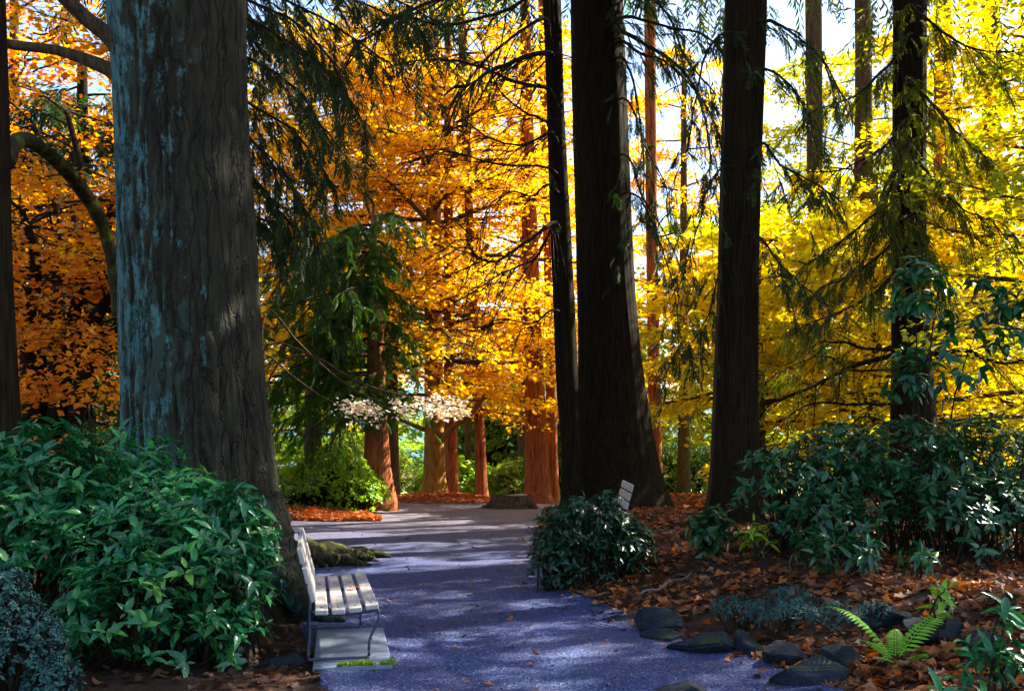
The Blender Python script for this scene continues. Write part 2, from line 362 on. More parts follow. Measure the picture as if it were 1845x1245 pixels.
def rock_mat():
    m, nt = new_mat('blue grey stone'); n = noise(nt, 5, 8, .7)
    c = ramp(nt, n.outputs[0], [(.3, (.006, .009, .014)), (.6, (.022, .028, .040)), (.8, (.060, .070, .085))])
    g = node(nt, 'ShaderNodeNewGeometry'); s = node(nt, 'ShaderNodeSeparateXYZ'); nt.links.new(g.outputs['Normal'], s.inputs[0])
    n2 = noise(nt, 4, 5, .7); ml = node(nt, 'ShaderNodeMath', operation='MULTIPLY'); nt.links.new(s.outputs[2], ml.inputs[0]); nt.links.new(n2.outputs[0], ml.inputs[1])
    oi = node(nt, 'ShaderNodeObjectInfo'); m2 = node(nt, 'ShaderNodeMath', operation='MULTIPLY_ADD'); nt.links.new(oi.outputs['Random'], m2.inputs[0]); m2.inputs[1].default_value = .12; nt.links.new(ml.outputs[0], m2.inputs[2])
    f = ramp(nt, m2.outputs[0], [(.52, (0, 0, 0)), (.62, (.8, .8, .8))])
    c = mix(nt, f, c, (.03, .05, .008)); finish(nt, c, .9, n.outputs[0], 1.0, .06, .2); return m
M['rock'] = rock_mat()

# ------------------------------------------------------------------ terrain
ER = np.array([(-20, 6), (2, 4.2), (5, 2.7), (6.8, 1.95), (7.5, 1.72), (9.6, .95), (11.5, .5), (15, .42), (18, .48), (24, .72), (28, 1.3), (34, 2.6), (60, 4)])
EL = np.array([(-20, -2), (4, -.6), (6.6, -1.25), (8.5, -1.75), (10.5, -2.4), (14, -3.5), (18, -4.2), (20.5, -4.6), (22, -3.4), (24, -3.1), (28, -3.6), (34, -4.5), (60, -6)])
def edge_r(y): return np.interp(y, ER[:, 0], ER[:, 1])
def edge_l(y): return np.interp(y, EL[:, 0], EL[:, 1])
def dip(y): return 3.6*sstep(23, 70, y)
def terr(x, y):
    x = np.asarray(x, float); y = np.asarray(y, float)
    dr = x-edge_r(y); dl = edge_l(y)-x
    z = .44*sstep(-.05, 2.0, dr)*(1-sstep(22, 27, y)) + .10*sstep(-.05, 1.5, dl)*(1-sstep(24, 28, y))
    z = z + .10*fbm(x*.7, y*.7, 0, 3, 3)*sstep(.1, 1.2, np.maximum(dr, dl))
    z = z - .02*(1-sstep(-.25, .0, np.maximum(dr, dl)))
    z = z + .35*np.exp(-(((x+2.3)/1.9)**2+((y-31)/2.4)**2))
    z = z - dip(y)
    return z
def terr1(x, y): return float(terr(np.array([x]), np.array([y]))[0])
def spread(a, b, step, far, g=1.16):
    c = list(np.arange(a, b, step)); s = step
    while c[-1] < far: s *= g; c.append(c[-1]+s)
    s = step; lo = [a]
    while lo[-1] > -far: s *= g; lo.append(lo[-1]-s)
    return np.array(lo[:0:-1]+c)
gx = spread(-8, 9, .14, 420); gy = spread(4.5, 31, .14, 420)
X, Y = np.meshgrid(gx, gy, indexing='ij')
nx, ny = X.shape
i, j = np.meshgrid(np.arange(nx-1), np.arange(ny-1), indexing='ij')
q = np.stack([i*ny+j, (i+1)*ny+j, (i+1)*ny+j+1, i*ny+j+1], -1).reshape(-1, 4)
g = MB().add(np.stack([X, Y, terr(X, Y)], -1), q).build('ground', M['soil'], smooth=True)
tag(g, kind='structure', label='dark forest soil strewn with leaf litter')
# path
py = np.arange(-3, 32, .12); pt = np.linspace(0, 1, 40)
jl = .10*fbm(py*1.4, 0*py, 0, 4, 5); jr = .10*fbm(py*1.4, 0*py+9, 0, 4, 6)
Lx = edge_l(py)+jl-.05; Rx = edge_r(py)+jr+.05
X = Lx[:, None]+(Rx-Lx)[:, None]*pt; Y = py[:, None]+0*pt
Z = np.maximum(terr(X, Y)+dip(Y), -.02)-dip(Y)+.024+.012*fbm(X*1.1, Y*1.1, 0, 3, 8)
Z[:, 0] -= .05; Z[:, -1] -= .05
nx, ny = X.shape
i, j = np.meshgrid(np.arange(nx-1), np.arange(ny-1), indexing='ij')
q = np.stack([i*ny+j, i*ny+j+1, (i+1)*ny+j+1, (i+1)*ny+j], -1).reshape(-1, 4)
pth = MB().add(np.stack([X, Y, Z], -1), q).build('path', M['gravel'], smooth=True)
tag(pth, kind='structure', label='blue grey gravel path winding away from the bench')
def pathz(x, y): return np.maximum(terr(x, y), -.02)+.024+.012*fbm(np.asarray(x)*1.1, np.asarray(y)*1.1, 0, 3, 8)
# loose pebbles on the path (real stones, too small to pick apart)
N = 16000
yy = 5.6+7.5*rng.random(N)**1.7; xx = edge_l(yy)+(edge_r(yy)-edge_l(yy))*rng.random(N)
octv = np.array([(1, 0, 0), (0, 1, 0), (-1, 0, 0), (0, -1, 0), (0, 0, .7), (0, 0, -.3)]); octt = np.array([(0, 1, 4), (1, 2, 4), (2, 3, 4), (3, 0, 4)])
a = rng.random(N)*6.28
mb = MB(); leaves(mb, np.stack([xx, yy, pathz(xx, yy)+.001], 1), np.stack([np.cos(a), np.sin(a), 0*a], 1), np.array([[0, 0, 1.]]*N)+rng.normal(0, .25, (N, 3)), rng.uniform(.0035, .010, N), (octv, None, octt))
tag(mb.build('gravel', M['pebble']), 'loose blue grey gravel stones on the path', 'gravel', kind='stuff')
# meadow beyond the trees
gx = np.linspace(-60, 60, 60); gy = np.linspace(33, 130, 50)
X, Y = np.meshgrid(gx, gy, indexing='ij'); nx, ny = X.shape
i, j = np.meshgrid(np.arange(nx-1), np.arange(ny-1), indexing='ij')
q = np.stack([i*ny+j, (i+1)*ny+j, (i+1)*ny+j+1, i*ny+j+1], -1).reshape(-1, 4)
tag(MB().add(np.stack([X, Y, terr(X, Y)+.03], -1), q).build('meadow', M['grass'], smooth=True), 'sunlit meadow grass beyond the trees', kind='structure')
# hills
hx = np.linspace(-320, 320, 90); hy = np.array([230, 260, 300, 350.])
X, Y = np.meshgrid(hx, hy, indexing='ij')
Z = -4+np.array([0, 10, 20, 24.])[None]*(1+.35*fbm(X*.02, Y*.0, 0, 4, 2))
nx, ny = X.shape
i, j = np.meshgrid(np.arange(nx-1), np.arange(ny-1), indexing='ij')
q = np.stack([i*ny+j, (i+1)*ny+j, (i+1)*ny+j+1, i*ny+j+1], -1).reshape(-1, 4)
tag(MB().add(np.stack([X, Y, Z], -1), q).build('hills', M['hill'], smooth=True), 'low wooded hills in the distance, painted hazy blue', kind='structure')

# ------------------------------------------------------------------ trunks
def trunk(mb, rows, nseg=40, nrow=160, ridge=.05, freq=9, vfreq=.5, seed=0, flare=0, lobes=5, crack=0):
    """rows: (x, y, z, r) from bottom to top; ridged bark displacement"""
    rows = np.asarray(rows, float)
    zs = rows[:, 2]; t = np.linspace(zs[0], zs[-1], nrow)
    # denser rows low down
    k = np.linspace(0, 1, nrow)**1.35; t = zs[0]+(zs[-1]-zs[0])*k
    c = [np.interp(t, zs, rows[:, a]) for a in (0, 1, 3)]
    ker = np.array([1, 2, 3, 2, 1.])/9
    def sm(a): return np.convolve(np.pad(a, 2, mode='edge'), ker, 'valid')
    cx, cyy, r = map(sm, c)
    th = np.linspace(0, 2*math.pi, nseg, endpoint=False)
    T, TH = np.meshgrid(t, th, indexing='ij'); rr = r[:, None]
    ax, ay = np.cos(TH)*freq*.5, np.sin(TH)*freq*.5
    n1 = vnoise(ax, ay, T*vfreq, seed); n2 = vnoise(ax*2.3, ay*2.3, T*vfreq*2.2, seed+5)
    d = ridge*((1-np.abs(n1)*2)*.6+(1-np.abs(n2)*2)*.4)
    d = d+.06*fbm(np.cos(TH)*1.2, np.sin(TH)*1.2, T*.35, 3, seed+9)
    if crack:
        cr = vnoise(ax*1.1+fbm(ax, ay, T*1.2, 2, seed+3)*1.3, ay*1.1, T*vfreq*.55, seed+21); d = d-crack*np.exp(-(cr/.07)**2)
        cr = vnoise(ax*.7, ay*.7, T*1.5+fbm(ax, ay, T, 2, seed+4), seed+31); d = d-crack*.5*np.exp(-(cr/.05)**2)
    if flare:
        hh = np.maximum(T-zs[0]-.25, 0); f = np.exp(-hh/.55)
        lob = sum(np.maximum(0, np.cos((TH-(seed*.7+kk*2*math.pi/lobes)+.25*math.sin(kk*3))))**8 for kk in range(lobes))
        d = d+flare*f*(.35+lob)
    rad = rr*(1+d)
    v = np.stack([cx[:, None]+rad*np.cos(TH), cyy[:, None]+rad*np.sin(TH), T], -1).reshape(-1, 3)
    i = np.arange(nrow-1)[:, None]*nseg; jj = np.arange(nseg); kk = (jj+1) % nseg
    mb.add(v, np.stack([i+jj, i+kk, i+nseg+kk, i+nseg+jj], -1).reshape(-1, 4))
def px_rows(Yd, rows, ztop=None, rtop=None, zbase=None):
    """rows (v, ul, ur) top to bottom -> (x,y,z,r) bottom to top at depth Yd"""
    out = []
    for v, ul, ur in rows[::-1]:
        p = P((ul+ur)/2, v, Yd); out.append((p[0], Yd, p[2], (ur-ul)/2/FPX*Yd))
    if zbase is not None: b = out[0]; out.insert(0, (b[0], b[1], min(zbase, b[2]-.05), b[3]*1.06))
    if ztop:
        a, b = out[-2], out[-1]; s = (b[0]-a[0])/(b[2]-a[2])
        out.append((b[0]+s*(ztop-b[2])*.5, Yd, ztop, rtop or b[3]*.35))
    return out
class Sway:      # trunk centre lookup
    def __init__(s, rows): s.r = np.asarray(rows)
    def at(s, z): return np.array([np.interp(z, s.r[:, 2], s.r[:, k]) for k in (0, 1)]+[z]), float(np.interp(z, s.r[:, 2], s.r[:, 3]))

# deciduous foliage: limbs carry side twigs, twigs carry flat sprays of leaves
def limb_curve(p0, az, L, rise, droop, r):
    t = np.linspace(0, 1, 7)
    wob = np.cumsum(r.normal(0, .05, (7, 3)), 0)*L*.35; wob[0] = 0
    d = np.array((math.cos(az), math.sin(az), 0))
    return p0+d*(L*t)[:, None]+np.array((0, 0, 1.))*(L*(rise*t-droop*t*t))[:, None]+wob
def spray_on(curve, wood, pos, dr, up, sz, r, r0, ntw=10, tl=.45, lpt=26, size=.14, t0=.2, flat=.10, uprand=.6, wr=.3, hang=0):
    L = np.linalg.norm(curve[-1]-curve[0])
    for k in range(ntw):
        t = t0+(1-t0)*(k+r.random())/ntw
        f = t*(len(curve)-1); i = min(int(f), len(curve)-2); p = curve[i]+(curve[i+1]-curve[i])*(f-i)
        tg = nrm(curve[i+1]-curve[i]); side = nrm(np.cross(tg, (0, 0, 1)))*(1 if k % 2 else -1)
        tlen = tl*L*(1.05-.55*t)*r.uniform(.6, 1.25)
        d = nrm(tg*r.uniform(.35, .9)+side*r.uniform(.5, 1.0)+np.array((0, 0, r.normal(0, .12)-hang)))
        s = np.linspace(0, 1, 4); tw = p+d*(tlen*s)[:, None]+np.array((0, 0, -1))*(tlen*.16*s*s)[:, None]
        if wood is not None: tube(wood, tw, np.linspace(r0*wr, r0*wr*.25, 4), 3, cap=False)
        n = max(3, int(lpt*r.uniform(.7, 1.3)))
        u = r.random(n)**.75; g0 = tw[0]+(tw[-1]-tw[0])*u[:, None]-np.array((0, 0, 1))*(tlen*.16*(u*u-u))[:, None]*0
        perp = nrm(np.cross(d, (0, 0, 1)))
        off = r.normal(0, .16*tlen+.04, n)
        pp = g0+perp*off[:, None]+np.array((0, 0, 1))*r.normal(-.02, flat, n)[:, None]
        ld = nrm(d*r.uniform(.3, 1, n)[:, None]+perp*np.sign(off)[:, None]*r.uniform(.2, 1, n)[:, None]+r.normal(0, .25, (n, 3)))
        uu = np.array((0, 0, 1.))+r.normal(0, uprand, (n, 3))
        pos.append(pp); dr.append(ld); up.append(uu); sz.append(size*r.uniform(.65, 1.25, n))
def crown_limbs(sway, z0, z1, n, Lfun, r, rise=.35, droop=.25, az0=0, azspan=None):
    out = []
    for k in range(n):
        z = z0+(z1-z0)*((k+r.random()*.8)/n); p, rad = sway.at(z)
        az = az0+k*2.39996 if azspan is None else az0+r.uniform(-azspan, azspan)
        out.append((limb_curve(p, az, Lfun((z-z0)/(z1-z0))*r.uniform(.75, 1.2), rise*r.uniform(.4, 1.4), droop*r.uniform(.5, 1.4), r), max(.02, rad*.32)))
    return out
def dress(limbs, wood, r, **kw):
    pos, dr, up, sz = [], [], [], []
    lw = kw.pop('limb_wood', True)
    for c, r0 in limbs:
        if lw: tube(wood, resample(c, 9), np.linspace(r0, r0*.18, 9), 6, cap=False)
        spray_on(c, wood, pos, dr, up, sz, r, r0, **kw)
    return [np.concatenate(a) for a in (pos, dr, up, sz)]
def foliage(name, limbs, wood, r, mat, parent, tpl=LEAF_FAR, width=1.0, **kw):
    a = dress(limbs, wood, r, **kw); mb = MB(); leaves(mb, *a, tpl=tpl, width=width)
    return mb.build(name, mat, parent)
def hanging(c, r0, wood, mbf, r, n=10, tl=1.0, fsize=.5, nf=5, t0=.15, bare=0.0, twr=.22, tpl=None):
    """conifer limb: hanging twigs with drooping flat sprays"""
    L = np.linalg.norm(c[-1]-c[0])
    P_, D_, U_, S_ = [], [], [], []
    for k in range(n):
        t = t0+(1-t0)*(k+r.random())/n; f = t*(len(c)-1); i = min(int(f), len(c)-2); p = c[i]+(c[i+1]-c[i])*(f-i)
        tg = nrm(c[i+1]-c[i]); side = nrm(np.cross(tg, (0, 0, 1)))*(1 if k % 2 else -1)
        tlen = tl*r.uniform(.45, 1.2)
        d0 = nrm(tg*.6+side*r.uniform(.2, .9)+np.array((0, 0, r.uniform(-.5, .1))))
        s = np.linspace(0, 1, 6)
        tw = p+d0*(tlen*s)[:, None]+np.array((0, 0, -1.))*(tlen*r.uniform(.3, .9)*s*s)[:, None]+np.cumsum(r.normal(0, .025, (6, 3)), 0)*tlen
        if tpl is None: tube(wood, tw, np.linspace(max(.006, r0*twr), .003, 6), 4, cap=False)
        if r.random() < bare: continue
        m = nf; u = np.sort(r.random(m)); q = resample(tw, 12)[np.clip((u*11).astype(int), 0, 11)]
        P_.append(q); D_.append(nrm(d0+r.normal(0, .5, (m, 3))+np.array((0, 0, -.7)))); U_.append(np.array((0, 0, 1.))+r.normal(0, .4, (m, 3))); S_.append(fsize*r.uniform(.6, 1.2, m))
    if P_: leaves(mbf, np.concatenate(P_), np.concatenate(D_), np.concatenate(U_), np.concatenate(S_), tpl or FROND)
def copy_tree(o, parent=None, label=None, loc=None, rz=None, scale=None):
    c = o.copy(); col.objects.link(c); c.parent = parent
    if label: c['label'] = label
    if loc is not None: c.location = loc
    if rz is not None: c.rotation_euler.z = rz
    if scale: c.scale = scale
    for ch in list(o.children): copy_tree(ch, c)
    return c

# ---- old tree on the left, with limbs, roots and its own high crown
r = np.random.default_rng(1)
YL = 9.8
rowsL = px_rows(YL, [(-60, 196, 440), (25, 203, 438), (130, 211, 440), (200, 214, 443), (300, 217, 449), (400, 219, 457), (500, 221, 462), (600, 223, 468), (700, 226, 476), (800, 229, 488), (880, 226, 497), (960, 214, 512), (1030, 196, 536)], 15, .32, -.35)
tL = thing('old_beech_tree', 'massive old tree with cracked grey bark and bluish lichen and painted skylight behind the left laurel', 'tree', (0, 0, 0))
mb = MB(); trunk(mb, rowsL, 220, 300, .022, 11, .45, 4, .30, 6, crack=.045); tkL = mb.build('trunk', M['bark_grey'], tL, True)
swL = Sway(rowsL)
def root(pts, rad, mat, par, seed, name='root', lump=.9):
    mb = MB(); tube(mb, resample(pts, 60), np.interp(np.linspace(0, 1, 60), np.linspace(0, 1, len(rad)), rad), 18, lump, seed); return mb.build(name, mat, par, True)
root([(-2.45, 9.7, 1.0), (-2.18, 9.35, .50), (-1.98, 9.12, .24), (-1.75, 9.0, .08), (-1.50, 8.95, .0)], [.22, .22, .15, .09, .03], M['bark_grey'], tL, 3, lump=.35)
root([(-2.95, 10.1, .50), (-2.75, 11.4, .22), (-2.66, 12.8, .22), (-2.45, 13.5, .14), (-2.05, 13.9, .08), (-1.70, 14.0, .01)], [.2, .15, .15, .11, .08, .03], M['moss_bark'], tL, 5, lump=.75)
root([(-2.62, 12.6, .20), (-2.4, 13.0, .12), (-2.1, 13.1, .05), (-1.85, 13.05, .0)], [.11, .10, .06, .03], M['moss_bark'], tL, 8)
root([(-2.5, 13.3, .12), (-2.2, 13.5, .10), (-1.95, 13.55, .04), (-1.8, 13.5, -.02)], [.09, .08, .06, .03], M['moss_bark'], tL, 12)
for pts, rad in (([P(235, 130, 9.6), P(205, 75, 9.5), P(150, 28, 9.4), P(60, -60, 9.2)], [.15, .085, .07, .06]), ([P(240, 165, 9.7), P(200, 128, 9.7), P(110, 93, 9.8), P(20, 80, 9.9), P(-60, 60, 10)], [.14, .075, .05, .045, .04])):
    mb = MB(); tube(mb, resample(pts, 16), np.interp(np.linspace(0, 1, 16), np.linspace(0, 1, len(rad)), rad), 10, .2, 3); mb.build('limb', M['bark_brown'], tL, True)
wood = MB(); limbs = crown_limbs(swL, 8.6, 14.5, 12, lambda t: 5.5-2*t, r, .35, .1)
foliage('crown', limbs, wood, r, M['gold_leaf'], tL, ntw=12, lpt=18, size=.22)
tag(wood.build('branch', M['bark_brown'], tL), kind='stuff')

# ---- cedars in the middle and on the right
def cedar(name, label, rows, Yd, mat, ztop, seed, nseg=90, flare=.25, base=None, ridge=.035):
    r = np.random.default_rng(seed)
    rw = px_rows(Yd, rows, ztop, None, base)
    t = thing(name, label, 'tree')
    mb = MB(); trunk(mb, rw, nseg, 150, ridge, 16, .28, seed, flare, 5); mb.build('trunk', mat, t, True)
    return t, Sway(rw), r
def high_crown(t, sw, r, z0, z1, n, L, mat, fsize=.62, nf=8, nt=12, tl=1.6, name='crown'):
    wood = MB(); f = MB()
    for c, r0 in crown_limbs(sw, z0, z1, n, lambda q: L*(1-.6*q), r, .1, .25):
        r0 = min(r0, .06); tube(wood, resample(c, 8), np.linspace(r0, r0*.2, 8), 5, cap=False)
        hanging(c, r0, wood, f, r, nt, tl, fsize, nf, tpl=FROND_HIGH)
    f.build(name, mat, t); tag(wood.build('branch', M['twig'], t), kind='stuff')
def px_branch(t, sw, pts, rad, mat=None, foliage_mat=None, seed=0, n=10, tl=.9, fsize=.4, nf=3, bare=.7, twr=.3):
    """one limb seen singly: a part of its own, its hanging twigs go with it"""
    r = np.random.default_rng(seed); c = np.array(pts); c = np.concatenate([[sw.at(c[0][2]+.05)[0]], c]); cc = resample(c, 20)
    dv = np.cumsum(r.normal(0, .012, (20, 3)), 0); dv[0] = 0; cc = cc+dv
    wood = MB(); tube(wood, cc, np.linspace(rad, rad*.3, 20), 7, .25, seed)
    f = MB(); hanging(cc, rad, wood, f, r, n, tl, fsize, nf, .15, bare, twr)
    b = wood.build('branch', mat or M['twig'], t)
    if f.n and foliage_mat: tag(f.build('spray', foliage_mat, b), kind='stuff')
    return b
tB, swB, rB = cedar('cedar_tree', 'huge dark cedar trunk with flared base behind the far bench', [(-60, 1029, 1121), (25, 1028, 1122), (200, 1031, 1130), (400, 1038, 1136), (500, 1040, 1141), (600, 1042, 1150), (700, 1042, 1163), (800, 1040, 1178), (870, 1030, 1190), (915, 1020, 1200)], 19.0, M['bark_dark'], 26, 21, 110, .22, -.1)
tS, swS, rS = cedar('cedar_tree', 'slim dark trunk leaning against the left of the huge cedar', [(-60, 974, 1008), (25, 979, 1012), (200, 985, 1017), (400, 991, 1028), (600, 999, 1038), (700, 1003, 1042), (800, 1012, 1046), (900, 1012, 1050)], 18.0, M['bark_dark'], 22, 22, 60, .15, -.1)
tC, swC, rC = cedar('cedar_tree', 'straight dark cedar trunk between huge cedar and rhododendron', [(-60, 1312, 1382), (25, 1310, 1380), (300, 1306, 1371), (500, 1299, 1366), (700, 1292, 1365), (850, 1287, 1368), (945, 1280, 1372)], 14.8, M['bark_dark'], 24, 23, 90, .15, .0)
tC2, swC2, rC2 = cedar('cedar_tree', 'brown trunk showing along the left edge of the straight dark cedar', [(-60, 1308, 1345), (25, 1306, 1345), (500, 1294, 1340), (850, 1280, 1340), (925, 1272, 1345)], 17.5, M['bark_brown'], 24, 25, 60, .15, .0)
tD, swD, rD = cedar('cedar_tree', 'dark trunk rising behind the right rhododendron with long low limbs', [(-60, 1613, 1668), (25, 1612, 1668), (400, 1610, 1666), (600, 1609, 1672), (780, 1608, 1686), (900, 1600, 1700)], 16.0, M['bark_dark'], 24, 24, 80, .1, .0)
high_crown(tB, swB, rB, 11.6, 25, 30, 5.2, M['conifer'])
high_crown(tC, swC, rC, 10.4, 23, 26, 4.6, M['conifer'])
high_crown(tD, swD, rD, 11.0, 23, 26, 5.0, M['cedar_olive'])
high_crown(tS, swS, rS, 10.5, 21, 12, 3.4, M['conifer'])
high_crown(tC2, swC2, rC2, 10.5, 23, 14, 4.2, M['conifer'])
# bare drooping limbs of the slim trunk, reaching left
BL = [([(985, 92), (920, 110), (860, 138), (828, 152)], 17.6, .07), ([(985, 160), (930, 150), (860, 118), (790, 105), (720, 110)], 17.3, .05), ([(990, 240), (940, 262), (880, 250), (830, 215)], 17.2, .04),
      ([(995, 400), (950, 440), (890, 470), (850, 448), (838, 420)], 17.0, .05), ([(992, 415), (965, 470), (900, 500), (845, 535)], 17.8, .04), ([(985, 300), (930, 295), (870, 285), (800, 270), (740, 290)], 17.2, .035),
      ([(980, 30), (930, 60), (880, 100), (840, 150), (815, 200)], 16.9, .04), ([(985, 215), (945, 200), (900, 150), (870, 60)], 17.1, .035), ([(978, -20), (900, 20), (800, 45), (700, 35), (640, 70)], 16.5, .05),
      ([(995, 560), (960, 590), (910, 585), (860, 600)], 17.4, .025), ([(978, -40), (860, -10), (760, 10), (660, 70), (630, 110)], 16.0, .05), ([(990, 330), (960, 350), (920, 345), (880, 380), (868, 450)], 17, .03)]
for k, (pts, yd, rad) in enumerate(BL):
    px_branch(tS, swS, [P(u, v, yd+.9*math.sin(k*1.7)*i/4) for i, (u, v) in enumerate(pts)], rad*.8, None, M['conifer'], 40+k, 22, 1.3, .24, 3, .9, .34)
BR = [([(1120, 60), (1180, 90), (1230, 130), (1265, 200), (1285, 300)], 18.5, .06), ([(1122, 75), (1160, 100), (1200, 115), (1270, 190), (1300, 260)], 18.2, .045), ([(1125, 30), (1200, 50), (1280, 70), (1340, 150)], 17.8, .045),
      ([(1125, 100), (1150, 180), (1160, 300), (1150, 400)], 18.3, .035), ([(1128, 180), (1160, 260), (1190, 330), (1200, 420)], 18.1, .03), ([(1130, -20), (1200, 20), (1240, 110), (1290, 170)], 18.0, .045), ([(1140, 350), (1180, 420), (1210, 520), (1215, 640)], 17.8, .028), ([(1135, 280), (1170, 360), (1220, 440), (1245, 500)], 18, .03)]
for k, (pts, yd, rad) in enumerate(BR):
    px_branch(tB, swB, [P(u, v, yd-.6*i/4) for i, (u, v) in enumerate(pts)], rad*.8, None, M['conifer'], 70+k, 18, .95, .28, 5, .4, .3)
BC = [([(1372, 40), (1420, 60), (1470, 110), (1520, 200)], 14.4, .035), ([(1370, 120), (1420, 150), (1460, 220), (1480, 300)], 14.2, .03), ([(1310, 300), (1280, 340), (1250, 420), (1240, 480)], 14.3, .025), ([(1372, 260), (1410, 300), (1450, 320), (1500, 350)], 14.2, .03), ([(1308, 60), (1270, 110), (1250, 200), (1240, 280)], 14.4, .03),
      ([(1368, 430), (1410, 480), (1450, 520), (1490, 540)], 14.3, .025), ([(1305, 480), (1280, 560), (1240, 620), (1200, 640)], 14.4, .02)]
for k, (pts, yd, rad) in enumerate(BC):
    px_branch(tC, swC, [P(u, v, yd-.5*i/4) for i, (u, v) in enumerate(pts)], rad*.8, None, M['conifer'], 90+k, 16, .8, .26, 6, .3, .3)
BD = [([(1612, 640), (1540, 665), (1470, 700), (1370, 742)], 15.8, .07), ([(1610, 632), (1560, 628), (1520, 615), (1480, 612)], 15.6, .045), ([(1610, 728), (1540, 732), (1460, 728), (1400, 760)], 15.5, .04), ([(1680, 640), (1740, 632), (1800, 648), (1860, 640)], 15.9, .06),
      ([(1540, 665), (1500, 640), (1440, 650), (1380, 690)], 15.6, .025), ([(1612, 760), (1560, 745), (1500, 790), (1450, 800)], 15.4, .025)]
for k, (pts, yd, rad) in enumerate(BD):
    px_branch(tD, swD, [P(u, v, yd-.4*i/4) for i, (u, v) in enumerate(pts)], rad*.8, M['bark_dark'], M['cedar_olive'], 110+k, 12, .7, .35, 3, .75, .25)
BD2 = [([(1640, 60), (1600, 120), (1540, 170), (1470, 190)], 15.6), ([(1640, 140), (1690, 200), (1740, 260), (1790, 300)], 15.4), ([(1640, 200), (1590, 260), (1520, 300), (1450, 310)], 15.5), ([(1640, 280), (1690, 330), (1740, 380), (1800, 400)], 15.4), ([(1640, 330), (1580, 380), (1520, 430), (1460, 470)], 15.3), ([(1640, 400), (1590, 460), (1540, 490), (1480, 520)], 15.4), ([(1640, 10), (1700, 60), (1760, 90), (1830, 100)], 15.5), ([(1640, 380), (1660, 430), (1680, 480), (1700, 520)], 15.2), ([(1640, 250), (1620, 300), (1600, 360), (1590, 420)], 15.1), ([(1640, 470), (1580, 520), (1510, 560), (1440, 580)], 15.3)]
for k, (pts, yd) in enumerate(BD2):
    px_branch(tD, swD, [P(u, v, yd-.5*i/4) for i, (u, v) in enumerate(pts)], .03, None, M['cedar_olive'], 130+k, 26, .85, .25, 7, .2, .3)

tX, swX, rX = cedar('cedar_tree', 'cedar added just past the right edge to shade the foreground, only its hanging twigs reaching in', [(25, 2010, 2080), (900, 2000, 2090)], 14.5, M['bark_dark'], 22, 27, 40, .1, .0)  # put in beside the frame to cast shade on path and laurel
high_crown(tX, swX, rX, 9.6, 21, 36, 4.8, M['cedar_olive'])
tX2, swX2, rX2 = cedar('cedar_tree', 'second unseen cedar added out past the right edge to shade the foreground', [(25, 2700, 2780), (900, 2690, 2790)], 12.3, M['bark_dark'], 22, 28, 40, .1, .0)  # another off-frame crown, added to cut sun dapples on the near path
high_crown(tX2, swX2, rX2, 7.5, 21, 30, 4.2, M['cedar_olive'])
# ---- dark cedar behind the old tree, with curtains of sprays reaching right over the path
rowsE = px_rows(15.5, [(-60, 320, 380), (800, 300, 400)], 20, .1, -.1)
tE = thing('cedar_tree', 'dark cedar hidden behind the old tree, its drooping sprays hanging to the right', 'tree')
mb = MB(); trunk(mb, rowsE, 40, 80, .03, 12, .3, 31); mb.build('trunk', M['bark_dark'], tE, True)
BE = [([(360, -60), (480, -20), (600, 40), (690, 110)], 14.6), ([(360, 0), (480, 60), (580, 130), (650, 230)], 14.2), ([(360, 60), (450, 110), (540, 170), (600, 260)], 14), ([(360, 120), (440, 190), (520, 240), (580, 330)], 14.3), ([(360, 180), (440, 240), (500, 310), (560, 400)], 13.8),
      ([(360, -100), (500, -50), (640, 0), (760, 60)], 15.0), ([(360, -30), (470, 20), (540, 60), (620, 160)], 13.6), ([(360, 250), (430, 300), (480, 350), (530, 410)], 14.2), ([(360, -80), (520, -60), (660, -30), (800, 30)], 14.2), ([(360, 30), (440, 40), (500, 70), (560, 120)], 13.2), ([(360, 310), (430, 370), (490, 400), (520, 440)], 14.4)]
for k, (pts, yd) in enumerate(BE):
    px_branch(tE, Sway(rowsE), [P(u, v, yd-.8*i/4) for i, (u, v) in enumerate(pts)], .035, None, M['conifer'], 160+k, 34, 1.0, .26, 8, .28, .25)
high_crown(tE, Sway(rowsE), np.random.default_rng(33), 9.5, 19, 16, 4.0, M['conifer'])

# ---- tall background trunks
def bg_trunk(name, label, rows, Yd, mat, ztop, seed, flare=.15, nseg=40, ridge=.05):
    b = P(0, rows[-1][0], Yd)[2]
    rw = px_rows(Yd, rows, ztop, None, min(b-.1, terr1(P((rows[-1][1]+rows[-1][2])/2, 0, Yd)[0], Yd)-.15))
    t = thing(name, label, 'tree'); mb = MB(); trunk(mb, rw, nseg, 90, ridge, 12, .25, seed, flare, 5); mb.build('trunk', mat, t, True)
    return t, Sway(rw), np.random.default_rng(seed)
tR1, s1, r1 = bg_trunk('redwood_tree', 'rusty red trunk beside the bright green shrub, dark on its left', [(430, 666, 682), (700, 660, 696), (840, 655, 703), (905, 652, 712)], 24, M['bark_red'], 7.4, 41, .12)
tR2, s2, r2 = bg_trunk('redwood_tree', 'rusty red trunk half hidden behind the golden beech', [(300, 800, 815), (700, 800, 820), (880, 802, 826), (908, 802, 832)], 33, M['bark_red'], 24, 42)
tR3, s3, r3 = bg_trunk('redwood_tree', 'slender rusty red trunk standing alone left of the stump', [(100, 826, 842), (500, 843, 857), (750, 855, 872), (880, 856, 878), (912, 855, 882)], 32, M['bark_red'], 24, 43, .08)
tR4, s4, r4 = bg_trunk('redwood_tree', 'thick glowing red redwood trunk right behind the stump', [(25, 937, 955), (300, 938, 963), (600, 944, 976), (750, 947, 984), (880, 946, 990), (906, 942, 996)], 31, M['bark_red'], 26, 44, .1)
